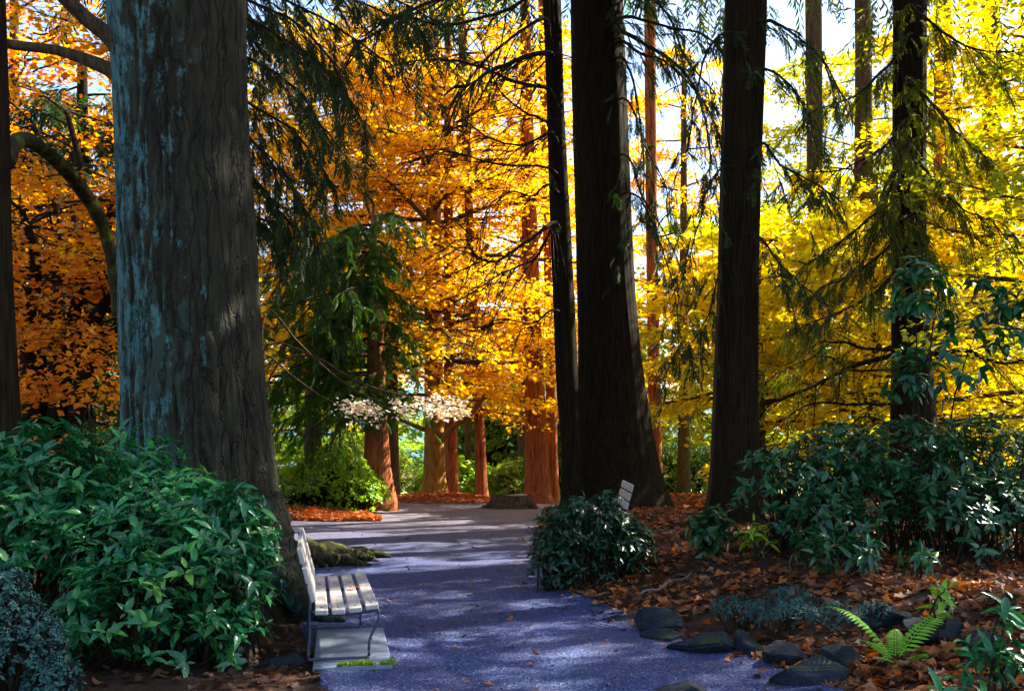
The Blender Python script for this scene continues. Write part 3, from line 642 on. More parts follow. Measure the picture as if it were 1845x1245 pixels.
tR5, s5, r5 = bg_trunk('redwood_tree', 'thin orange red trunk between thick redwood and slim cedar', [(25, 970, 984), (600, 982, 1000), (800, 984, 1004), (905, 984, 1008)], 33.5, M['bark_red'], 26, 45, .1)
for t_, s_, r_ in ((tR2, s2, r2), (tR3, s3, r3), (tR4, s4, r4), (tR5, s5, r5)):
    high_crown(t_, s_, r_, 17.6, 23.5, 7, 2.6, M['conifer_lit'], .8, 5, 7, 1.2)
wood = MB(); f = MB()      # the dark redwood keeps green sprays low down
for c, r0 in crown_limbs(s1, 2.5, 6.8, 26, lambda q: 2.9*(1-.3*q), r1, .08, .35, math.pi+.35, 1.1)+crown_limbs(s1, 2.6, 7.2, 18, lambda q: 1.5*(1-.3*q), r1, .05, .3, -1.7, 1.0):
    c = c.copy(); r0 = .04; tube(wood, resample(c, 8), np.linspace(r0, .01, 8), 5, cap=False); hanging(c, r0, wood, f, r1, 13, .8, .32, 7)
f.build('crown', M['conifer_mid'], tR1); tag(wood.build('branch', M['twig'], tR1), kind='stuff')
# pale thin far trunks on the right, and others
FT = [('tall pale trunk far behind, right of the straight dark cedar', [(-60, 1451, 1478), (25, 1452, 1480), (450, 1456, 1482), (840, 1456, 1486)], 30, 'bark_brown'), ('tall grey trunk far behind, left of the right dark trunk', [(-60, 1540, 1568), (300, 1543, 1572), (860, 1545, 1580)], 31, 'bark_brown'),
      ('reddish trunk peeping out right of the dark right trunk', [(-60, 1684, 1712), (400, 1684, 1714), (880, 1680, 1716)], 29, 'bark_red'), ('tall brown trunk near the right edge among yellow leaves', [(-60, 1770, 1800), (500, 1770, 1802), (880, 1766, 1804)], 28, 'bark_brown'),
      ('brown trunk in the gap right of the huge cedar', [(-60, 1160, 1180), (400, 1164, 1184), (700, 1168, 1190), (900, 1168, 1194)], 33, 'bark_red'), ('thin trunk against the sky left of the slim dark cedar', [(-60, 825, 835), (300, 832, 842), (880, 838, 850)], 40, 'bark_brown')]
for k, (lab, rows, yd, bm) in enumerate(FT):
    t_, s_, r_ = bg_trunk('tall_tree', lab, rows, yd, M[bm], 26, 50+k, .08, 24)
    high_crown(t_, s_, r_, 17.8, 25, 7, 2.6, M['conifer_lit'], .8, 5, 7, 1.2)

# ---- golden beech in the centre
r = np.random.default_rng(61)
rows = px_rows(31, [(250, 770, 792), (430, 766, 796), (600, 765, 797), (740, 765, 799), (800, 765, 800), (860, 763, 802), (908, 756, 812)], 17, .1, -.7)
tG = thing('golden_beech_tree', 'golden barked beech in the centre with glowing orange yellow crown', 'tree')
wood = MB(); trunk(wood, rows, 48, 120, .012, 6, .4, 61, .14, 6); sw = Sway(rows)
for pts, rd in (([(790, 800), (815, 770), (850, 745), (880, 700)], .12), ([(768, 775), (735, 762), (705, 750)], .08), ([(770, 640), (735, 580), (700, 500), (680, 440)], .16), ([(768, 620), (730, 600), (690, 520), (650, 470)], .12), ([(790, 560), (840, 500), (880, 440)], .14), ([(772, 560), (740, 490), (715, 420)], .12)):
    c = resample([P(u, v, 31-.5*i) for i, (u, v) in enumerate(pts)], 12); tube(wood, c, np.linspace(rd, rd*.45, 12), 8, .2, 5)
wood.build('trunk', M['bark_gold'], tG, True)
wood = MB(); limbs = crown_limbs(sw, 4.2, 14.5, 70, lambda q: 5.8*(1-.3*q), r, .22, .22)
limbs += [(limb_curve(P(u, v, yd), az, L, .12, .15, r), .05) for u, v, yd, az, L in ((790, 690, 30.5, -1.2, 4), (800, 640, 30.5, -.5, 4.5), (770, 600, 30.5, -2.4, 4.5), (790, 720, 31, -.2, 4), (780, 560, 30.5, -1.9, 4.5), (790, 690, 30.5, -.9, 4.8))]
foliage('crown', limbs, wood, r, M['gold_leaf'], tG, ntw=14, lpt=40, size=.17, tl=.42)
tag(wood.build('branch', M['bark_brown'], tG), kind='stuff')
# second golden tree behind, orange maple on the left, yellow trees on the right
def leafy_tree(name, label, base, ztop, rad, mat, seed, z0, nl, L, barkmat='bark_brown', lean=(0, 0), size=.17, ntw=12, lpt=34, rise=.22, droop=.2, taper=.4, z1=None, az=None, span=None, tl=.42):
    r = np.random.default_rng(seed); bz = terr1(*base)
    rows = [(base[0], base[1], bz-.2, rad*1.25), (base[0]+lean[0]*.2, base[1]+lean[1]*.2, bz+1.5, rad), (base[0]+lean[0], base[1]+lean[1], ztop, rad*.3)]
    t = thing(name, label, 'tree'); sw = Sway(rows)
    mb = MB(); trunk(mb, rows, 24, 60, .03, 8, .4, seed, .12); mb.build('trunk', M[barkmat], t, True)
    wood = MB(); limbs = crown_limbs(sw, z0, z1 or ztop*.95, nl, lambda q: L*(1-taper*q), r, rise, droop, az or 0, span)
    foliage('crown', limbs, wood, r, M[mat], t, ntw=ntw, lpt=lpt, size=size, tl=tl)
    tag(wood.build('branch', M[barkmat], t), kind='stuff'); return t
tree2 = leafy_tree('golden_beech_tree', 'amber crowned tree behind the slim cedar and thick redwood', (.5, 41), 17, .3, 'gold_leaf', 62, 2.2, 46, 6.5)
tree3 = leafy_tree('yellow_beech_tree', 'bright yellow tree between huge cedar and straight dark cedar', (6.4, 26), 7.5, .22, 'yellow_leaf', 63, 2.5, 36, 3.8, size=.18)
tree4 = leafy_tree('yellow_beech_tree', 'bright yellow tree low between straight cedar and right dark trunk', (9.3, 25.5), 8.5, .22, 'yellow_leaf', 64, 1.4, 48, 4.6, size=.18)
tree5 = leafy_tree('yellow_beech_tree', 'yellow green tree along the right edge behind the dark trunk', (12.0, 22.5), 13, .25, 'yellow_leaf', 65, 1.0, 60, 4.6, size=.17, lpt=36)
tree6 = leafy_tree('amber_maple_tree', 'orange yellow tree behind the drooping cedar sprays', (-6.2, 31), 14, .28, 'gold_leaf', 66, 3.0, 46, 6.0)
tree7 = leafy_tree('lime_tree', 'lime yellow leaved tree overhanging the top right corner', (9.6, 14.6), 10, .16, 'lime_leaf', 67, 1.8, 40, 4.0, size=.115, lpt=36, rise=.3, droop=.2)
tree9 = leafy_tree('amber_maple_tree', 'thin amber tree showing in the sky gap right of the huge cedar', (6.9, 40), 18, .25, 'gold_leaf', 69, 4.0, 30, 4.6)
tree10 = leafy_tree('lime_tree', 'thin lime yellow tree behind the grey far trunk at right', (11.8, 34), 16, .22, 'lime_leaf', 70, 3.0, 54, 4.8)
tree8 = leafy_tree('golden_beech_tree', 'tall golden tree filling the gap left of the golden beech trunk', (-4.2, 34.5), 17, .28, 'gold_leaf', 68, 4.0, 54, 6.0)
# orange maple on the left: several dark stems
r = np.random.default_rng(71)
tM = thing('orange_maple_tree', 'many stemmed maple with orange leaves left of the old tree', 'tree')
stems = [[(95, 780), (120, 650), (135, 560), (180, 450), (215, 330)], [(80, 780), (70, 640), (90, 540), (130, 420), (150, 330), (120, 200)], [(60, 790), (50, 600), (65, 480), (40, 380)], [(130, 790), (150, 680), (205, 600), (260, 480)], [(110, 770), (100, 600), (115, 470), (95, 330), (60, 220)], [(120, 660), (180, 560), (240, 500)]]
YM = 14.5
wood = MB(); tips = []
for k, s in enumerate(stems):
    c = resample([P(u, v, YM+.5*math.sin(k*2)*i) for i, (u, v) in enumerate(s)], 18); c[:, 2] -= .0
    tube(wood, c, np.linspace(.14, .045, 18), 8, .25, k); tips.append(c)
tube(wood, resample([(-6.8, 14.6, -.1), (-6.75, 14.5, .9), (-6.7, 14.5, 1.8)], 6), [.3, .24, .22, .2, .16, .12], 10, .2, 3)
wood.build('trunk', M['bark_dark'], tM, True)
limbs = []
for c in tips:
    for k in range(15):
        p = c[r.integers(5, 18)]; limbs.append((limb_curve(p, r.uniform(0, 6.28), r.uniform(1.2, 2.8), r.uniform(0, .7), .2, r), .022))
for u, v in ((60, 620), (120, 640), (170, 610), (80, 700), (150, 720), (40, 740), (190, 690), (60, 680), (140, 780), (190, 770), (60, 130), (120, 80), (180, 200), (60, 60), (170, 50), (100, 300), (60, 400)):
    limbs.append((limb_curve(P(u, v, YM-.8), r.uniform(-2.8, -.3), r.uniform(.8, 1.7), .05, .15, r), .014))
wood = MB(); foliage('crown', limbs, wood, r, M['orange_leaf'], tM, ntw=10, lpt=14, size=.105, tl=.4); tag(wood.build('branch', M['twig'], tM), kind='stuff')
tM2 = leafy_tree('orange_maple_tree', 'orange crowned tree in the far left corner behind the maple stems', (-11, 22), 13, .22, 'orange_leaf', 72, 2.0, 44, 5.0, size=.15)
tDk = thing('dark_evergreen_tree', 'dark evergreen behind the maple stems at left', 'tree')
rw = [(-8.2, 19, -.2, .3), (-8.2, 19, 9, .08)]; wood = MB(); trunk(wood, rw, 16, 30, .03, 6, .4, 75); f = MB()
rr_ = np.random.default_rng(76)
for c, r0 in crown_limbs(Sway(rw), .6, 8.5, 44, lambda q: 3.4*(1-.75*q), rr_, .1, .3):
    tube(wood, resample(c, 6), np.linspace(.03, .008, 6), 4, cap=False); hanging(c, .03, wood, f, rr_, 12, .9, .6, 6, tpl=FROND_HIGH)
wood.build('trunk', M['bark_dark'], tDk, True); f.build('crown', M['conifer'], tDk)
# far left trunk with its mossy arched limb
rowsF = px_rows(8.6, [(-60, -60, 4), (240, -64, 12), (500, -66, 18), (700, -68, 28), (800, -72, 34)], 12, .15, -.1)
tF = thing('mossy_tree', 'dark trunk at the left edge with an arched mossy limb', 'tree')
mb = MB(); trunk(mb, rowsF, 60, 140, .05, 10, .4, 81, .1); mb.build('trunk', M['bark_dark'], tF, True)
mb = MB(); tube(mb, resample([P(8, 290, 8.7), P(25, 262, 8.9), P(50, 252, 9.3), P(90, 280, 10), P(150, 345, 10.8), P(190, 420, 11.3), P(205, 490, 11.5), P(212, 570, 11.6)], 30), np.interp(np.linspace(0, 1, 30), [0, .15, .6, 1], [.09, .065, .075, .06]), 12, .35, 9); mb.build('limb', M['moss_bark'], tF, True)
# young beech in the sun past the roots: thin arching stems, sunlight painted into the pale leaves
r = np.random.default_rng(91); wood = MB(); limbs = []; YY = 19.0
tY = thing('young_beech_tree', 'slender young beech with sun painted pale leaves arching right behind the old tree', 'tree')
bz = terr1(*P(470, 0, YY)[:2])
for pts, w0 in (([(462, 940), (466, 700), (480, 560), (540, 620), (620, 690), (700, 728), (810, 742)], .035), ([(462, 940), (455, 760), (470, 640), (530, 680), (600, 725), (680, 738)], .03), ([(462, 940), (470, 640), (560, 640), (650, 690), (740, 715), (835, 735)], .03), ([(462, 940), (480, 700), (540, 640), (640, 690), (685, 760), (690, 840)], .025)):
    c = resample([P(u, v, YY+.25*i) for i, (u, v) in enumerate(pts)], 22); c[0, 2] = bz-.1
    tube(wood, c, np.linspace(w0, .006, 22), 6, .15, 3)
    if pts[-1][1] < 800: limbs.append((c[17:], .012))
wood.build('trunk', M['bark_brown'], tY, True); wood = MB()
a = dress(limbs, wood, r, ntw=13, lpt=15, size=.11, tl=.20, flat=.10, limb_wood=False, t0=.05)
mb = MB(); leaves(mb, *a); mb.build('crown', M['sun_pale_leaf'], tY); tag(wood.build('branch', M['twig'], tY), kind='stuff')
# ---- far trees and thickets closing the view
protoA = leafy_tree('far_tree', 'far green tree left of the golden beech, beyond the clearing', (-9, 52), 13, .3, 'far_green', 201, 0.2, 60, 6.0, size=.34, ntw=10, lpt=26, taper=.5); protoA['group'] = 'far trees beyond the clearing'
protoB = leafy_tree('far_tree', 'far yellow tree left of the straight dark cedar, beyond the clearing', (11, 50), 14, .3, 'lime_leaf', 202, 0.2, 60, 6.2, size=.34, ntw=10, lpt=26, taper=.5); protoB['group'] = 'far trees beyond the clearing'
FAR = [(-18, 48, 1, 0, 'far green tree glimpsed left of the old tree'), (0, 58, .8, 0, 'far green tree behind the stump'), (6, 62, .8, 0, 'far green tree mostly behind the huge cedar'), (20, 46, 1.1, 1, 'far yellow tree behind the reddish trunk at right'), (16, 64, 1, 0, 'far green tree behind the straight dark cedar'),
       (-14, 66, 1.1, 1, 'far yellow tree behind the bright green shrub'), (28, 54, 1.1, 1, 'far yellow tree at the right edge of the clearing'), (-3, 74, .7, 0, 'most distant green tree, behind the slender redwood'), (5, 48, .62, 1, 'small far yellow tree just right of the huge cedar foot')]
for k, (x, y, s, ab, lab) in enumerate(FAR):
    o = (protoA, protoB)[ab]; bx, by = ((-9, 52), (11, 50))[ab]; a = k*1.3
    c = copy_tree(o, None, lab); c.rotation_euler.z = a; c.scale = (s, s, s)
    v = Matrix.Rotation(a, 3, 'Z')@Vector((bx*s, by*s, 0)); c.location = (x-v.x, y-v.y, (terr1(x, y)-terr1(bx, by))*1.0)
def bush(name, label, lobes, mat, n, size, seed, tpl=LEAF_FAR, stems=10, group=None, droop=.2, whorl=5, width=1.0, fill=.3, nparts=0, cat='shrub', leafname='leaf', stemmat='twig', sfrac=.35):
    """lobes: (cx,cy,cz,rx,ry,rz); shoots end on the lobes and carry whorls of leaves; nparts nearest leaves are objects"""
    r = np.random.default_rng(seed); lobes = np.asarray(lobes, float)
    vol = lobes[:, 3]*lobes[:, 4]+lobes[:, 4]*lobes[:, 5]+lobes[:, 3]*lobes[:, 5]; k = r.choice(len(lobes), n, p=vol/vol.sum())
    d = nrm(r.normal(0, 1, (n, 3))); d[:, 2] = np.where(r.random(n) < .7, np.abs(d[:, 2]), d[:, 2])
    rad = np.where(r.random(n) < fill, r.uniform(.5, .95, n), r.uniform(.93, 1.06, n))
    p = lobes[k, :3]+d*lobes[k, 3:]*rad[:, None]
    gz = terr(p[:, 0], p[:, 1]); keep = p[:, 2] > gz+.03; p, d, k = p[keep], d[keep], k[keep]; n = len(p)
    cx, cyy = np.mean(lobes[:, 0]), np.mean(lobes[:, 1])
    t = thing(name, label, cat, (cx, cyy, terr1(cx, cyy)), group); org = np.array(t.location)
    wood = MB(); ns = max(stems, 3); few = max(ns, int(n*sfrac)) <= 14
    for q in r.choice(n, min(n, max(ns, int(n*sfrac))), replace=False):
        L = lobes[k[q]]; b = np.array((L[0]+r.normal(0, L[3]*.25), L[1]+r.normal(0, L[4]*.25), 0)); b[2] = terr1(b[0], b[1])-.05
        m = (b+p[q])/2+np.array((0, 0, .25*abs(p[q][2]-b[2])))+r.normal(0, .05, 3)
        tube(wood, resample([b, m, p[q]], 5)-org, np.linspace(.012, .004, 5)*max(1, L[5]), 5 if few else 3, cap=False)
        if few: wood.build('stem', M[stemmat], t, True); wood = MB()
    if not few: tag(wood.build('stem', M[stemmat], t), kind='stuff')
    ax = nrm(d*np.array((1, 1, .6))+np.array((0, 0, .7))+r.normal(0, .25, (n, 3)))
    e1 = nrm(np.cross(ax, r.normal(0, 1, (n, 3)))); e2 = np.cross(ax, e1)
    pos, dr, up, sz = [], [], [], []
    for w_ in range(whorl):
        a = w_*2.39996+r.uniform(-.4, .4, n); rd = np.cos(a)[:, None]*e1+np.sin(a)[:, None]*e2
        el = r.uniform(-.15, .75, n)[:, None] if whorl > 3 else r.uniform(.2, 1, n)[:, None]
        dd = nrm(rd+ax*el+np.array((0, 0, -droop)))
        pos.append(p-ax*size*r.uniform(0, .9, n)[:, None]+r.normal(0, size*.12, (n, 3))); dr.append(dd); up.append(ax+r.normal(0, .2, (n, 3))+np.array((0, 0, .4))); sz.append(size*r.uniform(.45, 1.3, n))
    pos, dr, up, sz = map(np.concatenate, (pos, dr, up, sz))
    order = np.argsort(pos[:, 1]-.6*pos[:, 2]); big = order[:nparts]; rest = order[nparts:]
    if nparts:
        tm = MB().add(tpl[0]*np.array((1, width, 1)), tpl[1], tpl[2]).mesh(leafname, M[mat], True)
        D = nrm(dr[big]); S = nrm(np.cross(up[big], D)); U = np.cross(D, S)
        for i, q in enumerate(big):
            o = bpy.data.objects.new(leafname, tm); col.objects.link(o); o.parent = t
            m = Matrix((D[i], S[i], U[i])).transposed()*float(sz[q])
            m = m.to_4x4(); m.translation = Vector(pos[q]-org); o.matrix_local = m
    if not len(rest): return t
    mb = MB(); leaves(mb, pos[rest]-org, dr[rest], up[rest], sz[rest], tpl, width)
    fo = mb.build('foliage', M[mat], t, tpl is not LEAF_FAR); fo['kind'] = 'stuff'
    return t
for k, (lab, lob, mt) in enumerate([('low yellow green bush far behind between beech and slender redwood', (-2.2, 40, -.4, 1.8, 1.5, 1.5), 'bright_shrub'), ('low pale green bush far behind right of the slender redwood', (0.2, 40, -.6, 1.6, 1.5, 1.6), 'far_green'), ('green thicket far behind left of the beech mound', (-6.3, 40, -.2, 2.6, 1.8, 2.2), 'far_green'),
        ('pale green thicket seen between huge cedar and straight cedar', (7.2, 42, -.2, 3.0, 2, 2.0), 'far_green'), ('dark green conifer bush behind the slender redwood', (-.9, 44, 1.0, 2.6, 2, 2.8), 'conifer_lit'), ('green bush behind the thick redwood trunk', (2.0, 38, .4, 1.6, 1.4, 2.2), 'conifer_lit'), ('yellow thicket behind the rhododendron at right', (14, 36, .2, 6, 2, 2.2), 'lime_leaf'), ('green thicket at far left behind maple stems', (-16, 34, .6, 6, 2, 3), 'far_green')]):
    bush('thicket', lab, [lob], mt, 900, .22, 300+k, whorl=5, fill=.4)

# ------------------------------------------------------------------ shrubs and plants near by
bush('laurel_shrub', 'large glossy spotted laurel shrub filling the lower left before the old tree', [(-3.45, 7.6, .75, .75, .8, .95), (-3.1, 7.9, .85, .8, .8, .85), (-2.55, 7.4, .70, .75, .75, .72), (-2.25, 7.1, .62, .58, .6, .62), (-2.08, 7.3, .80, .38, .5, .50), (-2.6, 6.75, .40, .7, .45, .45), (-3.9, 7.2, .75, .6, .7, .95), (-2.15, 6.95, .30, .44, .35, .28), (-2.9, 6.6, .22, .5, .3, .28), (-3.5, 7.5, 1.15, .6, .5, .62)], 'aucuba', 1180, .118, 401, LEAF_LONG, 60, whorl=7, width=1.3, nparts=300, droop=-.12, sfrac=.2)
bush('laurel_shrub', 'laurel sprig with glossy leaves rising against the foot of the old tree', [(-1.95, 7.1, 1.20, .15, .15, .12), (-1.90, 7.05, 1.0, .16, .2, .2)], 'aucuba', 18, .135, 402, LEAF_LONG, 6, whorl=7, nparts=60, droop=.3)
bush('heath_shrub', 'fine blue green heath bush in the bottom left corner', [(-2.95, 6.0, .30, .24, .3, .36), (-3.15, 6.1, .45, .25, .25, .42), (-2.72, 5.9, .14, .17, .2, .22), (-2.98, 5.9, .6, .10, .1, .16), (-2.8, 5.95, .42, .09, .1, .13), (-3.08, 6.05, .78, .10, .1, .10)], 'heath', 1300, .032, 403, LEAF_FAR, 40, whorl=7, width=.8)
bush('green_shrub', 'bright sunlit green shrub behind the bench and leaf drift', [(-4.2, 23.2, .55, 1.0, .8, 1.0), (-3.5, 22.8, .35, .7, .7, .65), (-5.0, 23.4, .5, .9, .8, .85)], 'bright_shrub', 1500, .085, 404, LEAF_FAR, 40, whorl=6)
bush('evergreen_shrub', 'low dark evergreen shrub on the path edge before the far bench', [(.62, 11.0, .48, .40, .4, .48), (1.0, 11.1, .50, .42, .4, .50), (.48, 10.9, .30, .32, .35, .30), (1.3, 11.2, .42, .32, .35, .38), (.72, 10.9, .92, .12, .15, .12), (1.05, 11.0, .98, .14, .12, .10)], 'box', 760, .085, 405, LEAF_LONG, 40, whorl=6, width=1.3, nparts=250)
bush('rhododendron_shrub', 'small drooping rhododendron left of the straight cedar foot', [(2.16, 10.9, .66, .24, .25, .26)], 'rhodo', 34, .15, 406, LEAF_WIDE, 10, whorl=8, nparts=150, droop=.6)
bush('rhododendron_shrub', 'big dark rhododendron thicket spreading over the right bank', [(2.9, 10.6, .95, .6, .6, .65), (3.5, 10.9, 1.15, .7, .6, .70), (4.2, 10.6, 1.15, .8, .7, .75), (4.9, 10.6, 1.2, .7, .7, .75), (3.2, 9.9, .75, .5, .5, .40), (4.4, 9.7, .85, .7, .5, .5), (5.3, 9.9, .9, .6, .6, .6)], 'rhodo', 1050, .112, 407, LEAF_WIDE, 60, whorl=7, nparts=300)
bush('rhododendron_shrub', 'tall rhododendron stems with drooping leaves before the right dark trunk', [(4.15, 10.2, 3.0, .35, .3, .55), (4.7, 10.4, 2.55, .5, .3, .5), (4.1, 10.3, 2.2, .3, .3, .45), (4.9, 10.2, 3.1, .2, .2, .3), (5.1, 10.0, 2.9, .3, .3, .3)], 'rhodo', 90, .155, 408, LEAF_WIDE, 5, whorl=7, nparts=280, droop=.7, sfrac=.06)
bush('rhododendron_shrub', 'rhododendron shoots with larger leaves below the thicket', [(2.75, 9.1, .62, .22, .2, .18), (3.1, 9.0, .62, .25, .2, .15), (3.6, 8.8, .62, .22, .2, .14)], 'rhodo', 30, .15, 409, LEAF_LONG, 8, whorl=7, nparts=200, droop=.3)
bush('green_seedling', 'bright green leafy seedling beside the small rhododendron', [(2.55, 10.3, .62, .18, .18, .16)], 'bright_shrub', 22, .11, 410, LEAF_LONG, 6, whorl=5, nparts=100, cat='plant')
bush('green_plant', 'bright lime leaved plant alone among brown leaves at right', [(2.98, 6.9, .55, .10, .10, .09)], 'fresh', 5, .135, 411, LEAF_LONG, 4, whorl=5, nparts=25, cat='plant', droop=.1)
bush('groundcover_plant', 'low grey green groundcover beside the edging stones', [(2.15, 7.9, .26, .30, .3, .11), (2.5, 7.6, .30, .25, .25, .10), (1.9, 8.3, .24, .25, .25, .10), (2.3, 8.2, .34, .2, .2, .12), (2.75, 7.5, .36, .12, .15, .08)], 'heath', 520, .040, 412, LEAF_LONG, 6, whorl=6, width=.7, cat='plant', sfrac=.08)
bush('broadleaf_plant', 'blue green broad leaved plant in the bottom right corner', [(2.62, 5.45, .42, .20, .15, .14), (2.35, 5.35, .30, .22, .15, .09), (2.72, 5.5, .62, .10, .1, .16)], 'aucuba', 20, .145, 413, LEAF_LONG, 8, whorl=6, nparts=110, cat='plant', droop=.2)
# fern
fz = terr1(2.6, 6.75)
fern = thing('fern', 'bright green fern with two arching fronds among brown leaves', 'fern', (2.6, 6.75, fz))
def fern_frond(az, L, lift, seed):
    r = np.random.default_rng(seed); n = 22; s = np.linspace(0, 1, n)
    d = np.array((math.cos(az), math.sin(az), 0)); side = np.array((-math.sin(az), math.cos(az), 0))
    c = d*(L*s*.95)[:, None]+np.array((0, 0, 1.))*(L*(lift*1.25*s-.42*lift*s*s*1.6))[:, None]
    mb = MB(); tube(mb, c, np.linspace(.004, .0015, n), 4)
    pos, dr, up, sz = [], [], [], []
    for i in range(3, n):
        w_ = math.sin(math.pi*min(1, (s[i]*.92+.08))**.75)
        for sg in (-1, 1):
            pos.append(c[i]); tg = nrm(c[min(i+1, n-1)]-c[i-1]); dr.append(side*sg+tg*.35+np.array((0, 0, -.12))); up.append(np.cross(tg, side)+r.normal(0, .1, 3)); sz.append(L*.23*w_*r.uniform(.9, 1.1)+.008)
    leaves(mb, np.array(pos), np.array(dr), np.array(up), np.array(sz), long_leaf(.24, .12, .04, 4))
    return mb.build('frond', M['fern'], fern)
for az, L, lf, sd in ((2.75, .48, 1.30, 1), (.30, .50, 1.15, 2), (3.6, .22, .5, 3), (-.1, .30, .45, 4), (2.4, .25, .9, 5), (1.2, .3, 1.1, 6)): fern_frond(az, L, lf, sd)

# ------------------------------------------------------------------ stones edging the path
def rock(label, c, s, rz, seed, name='stone', group='edging stones along the right of the path', mat='rock'):
    import bmesh
    r = np.random.default_rng(seed); bm = bmesh.new()
    pts = nrm(np.sign(r.normal(0, 1, (13, 3)))*.55+r.normal(0, .5, (13, 3)))*np.array(s)*1.05*r.uniform(.85, 1.1, (13, 1))
    for p in pts: bm.verts.new(p)
    bmesh.ops.convex_hull(bm, input=bm.verts)
    loose = [v for v in bm.verts if not v.link_faces]; bmesh.ops.delete(bm, geom=loose, context='VERTS')
    bmesh.ops.bevel(bm, geom=list(bm.edges), offset=.018, segments=2, affect='EDGES', clamp_overlap=True)
    bmesh.ops.triangulate(bm, faces=bm.faces); bmesh.ops.subdivide_edges(bm, edges=[e for e in bm.edges if e.calc_length() > .05], cuts=2, use_grid_fill=True)
    co = np.array([v.co for v in bm.verts]); n = fbm(co[:, 0]*9, co[:, 1]*9, co[:, 2]*9, 3, seed)
    for v, k in zip(bm.verts, n): v.co *= 1+.14*k
    me = bpy.data.meshes.new(name); bm.to_mesh(me); bm.free(); me.materials.append(M[mat])
    c = (c[0], c[1], c[2]-.03); o = link(name, me, None, c); o.rotation_euler = (r.uniform(-.2, .2), r.uniform(-.2, .2), rz); tag(o, label, 'rock', group); return o
RK = [('mossy peaked edging stone below the low evergreen shrub', (1.30, 8.55, .10), (.27, .20, .17), .2), ('long flat blue edging stone in front of the mossy one', (1.50, 7.72, .06), (.36, .22, .13), -.5), ('broad edging stone beside the groundcover', (1.78, 7.62, .09), (.24, .22, .15), .8), ('long dark edging stone near the bottom left of the fern', (2.02, 6.72, .06), (.32, .20, .15), -.2), ('mossy stone tip at the bottom edge of the path', (1.07, 6.42, -.02), (.22, .14, .13), .1),
      ('square dark stone right of the fern', (3.12, 6.55, .22), (.26, .2, .17), .3), ('low stone behind the long dark edging stone', (2.35, 7.0, .12), (.26, .18, .12), .4), ('small dark stone under the lime leaved plant', (2.95, 7.0, .32), (.28, .2, .10), .1), ('flat dark slab on the path edge left of the mossy stone', (1.00, 9.05, .0), (.28, .16, .07), -.5), ('small round stone at the foot of the evergreen shrub', (.82, 9.7, .0), (.18, .13, .06), .2), ('half buried stone behind the fern', (2.85, 7.5, .32), (.2, .2, .12), .9), ('dark wedge stone between the long flat stone and the fern stones', (1.98, 7.25, .07), (.24, .16, .13), .7), ('sloping dark stone joining the mossy and flat edging stones', (1.22, 8.15, .03), (.22, .18, .10), -.3)]
for k, (lab, c, s, rz) in enumerate(RK): rock(lab, c, s, rz, 500+k)
rock('dark rock half hidden under the left laurel', (-2.5, 7.55, .15), (.3, .2, .22), .4, 520, group=None)
rock('flat dark rock between laurel and bench', (-1.75, 7.2, .02), (.3, .16, .10), .2, 521, group=None)

# ------------------------------------------------------------------ bench on its concrete pad
def bench(label):
    t = thing('park_bench', label, 'bench')
    L, y0 = 1.86, .93
    def slat(name, cx, cz, ang, wdt, th, bolts=True):
        M_ = Matrix.Translation((cx, y0, cz))@Matrix.Rotation(ang, 4, 'Y')
        mb = MB(); box(mb, M_, wdt, L, th, .005); s = mb.build(name, M['slat'], t)
        if bolts:
            for yb in (-.83, .40):
                b = MB(); tube(b, [(0, 0, 0), (0, 0, .004)], [.011, .009], 8); o = b.build('bolt', M['bolt'], s); o.matrix_local = M_@Matrix.Translation((0, yb, th/2+.001))
    xs = (-.175, -.056, .063, .182); zs = (.405, .405, .415, .432); an = (.02, 0, -.06, -.10)
    for x, z, a in zip(xs, zs, an): slat('seat_slat', x, z, a, .092, .036)
    for k in range(3):
        z = .535+.135*k; x = -.245-.036*k
        slat('back_slat', x, z, R(90)-.26, .112, .036, False)
    for yb in (.10, 1.34):
        mb = MB()
        for pts in ([(-.345, 0, .86), (-.30, 0, .66), (-.262, 0, .50), (-.258, 0, .40), (-.262, 0, .2), (-.27, 0, .065)], [(-.262, 0, .40), (-.1, 0, .372), (.05, 0, .374), (.16, 0, .385), (.225, 0, .40), (.238, 0, .36), (.225, 0, .30), (.175, 0, .20), (.165, 0, .12), (.165, 0, .065)], [(-.27, 0, .055), (-.05, 0, .055), (.165, 0, .055)]):
            p = resample(pts, 22)+np.array((0, yb, 0)); tube(mb, p, .011, 8)
        mb.build('leg_frame', M['iron'], t, True)
    return t
b1 = bench('weathered slatted bench in front of the old tree, facing the path')
b1.location = (-1.18, 7.10, .0); b1.rotation_euler.z = R(11.5)
b2 = copy_tree(b1, None, 'far slatted bench half hidden behind the low evergreen shrub', (1.42, 14.3, .20), R(0)); b2.scale = (-.95, .95, .95); b2.rotation_euler.z = R(-2)
# pad
pad = thing('concrete_pad', 'rectangular concrete slab under the near bench, mossy at its front edge', 'slab', (-1.25, 7.75, .0)); pad.rotation_euler.z = R(10)
mb = MB(); box(mb, Matrix.Translation((0, 0, .0)), .56, 1.46, .07, .008); mb.build('slab', M['concrete'], pad)
r = np.random.default_rng(7); mb = MB(); N = 2600
x = r.uniform(-.30, .30, N); y = -.72+np.abs(r.normal(0, .045, N))*(1+1.3*vnoise(x*9, 0*x, 0, 3)); k = vnoise(x*6, y*6, 0, 5) > -.25; x, y = x[k], y[k]; N = len(x)
leaves(mb, np.stack([x, y, .033+0*x], 1), r.normal(0, 1, (N, 3))+np.array((0, 0, .9)), r.normal(0, 1, (N, 3)), r.uniform(.012, .03, N), LEAF_FAR); tag(mb.build('moss', M['moss'], pad), kind='stuff')

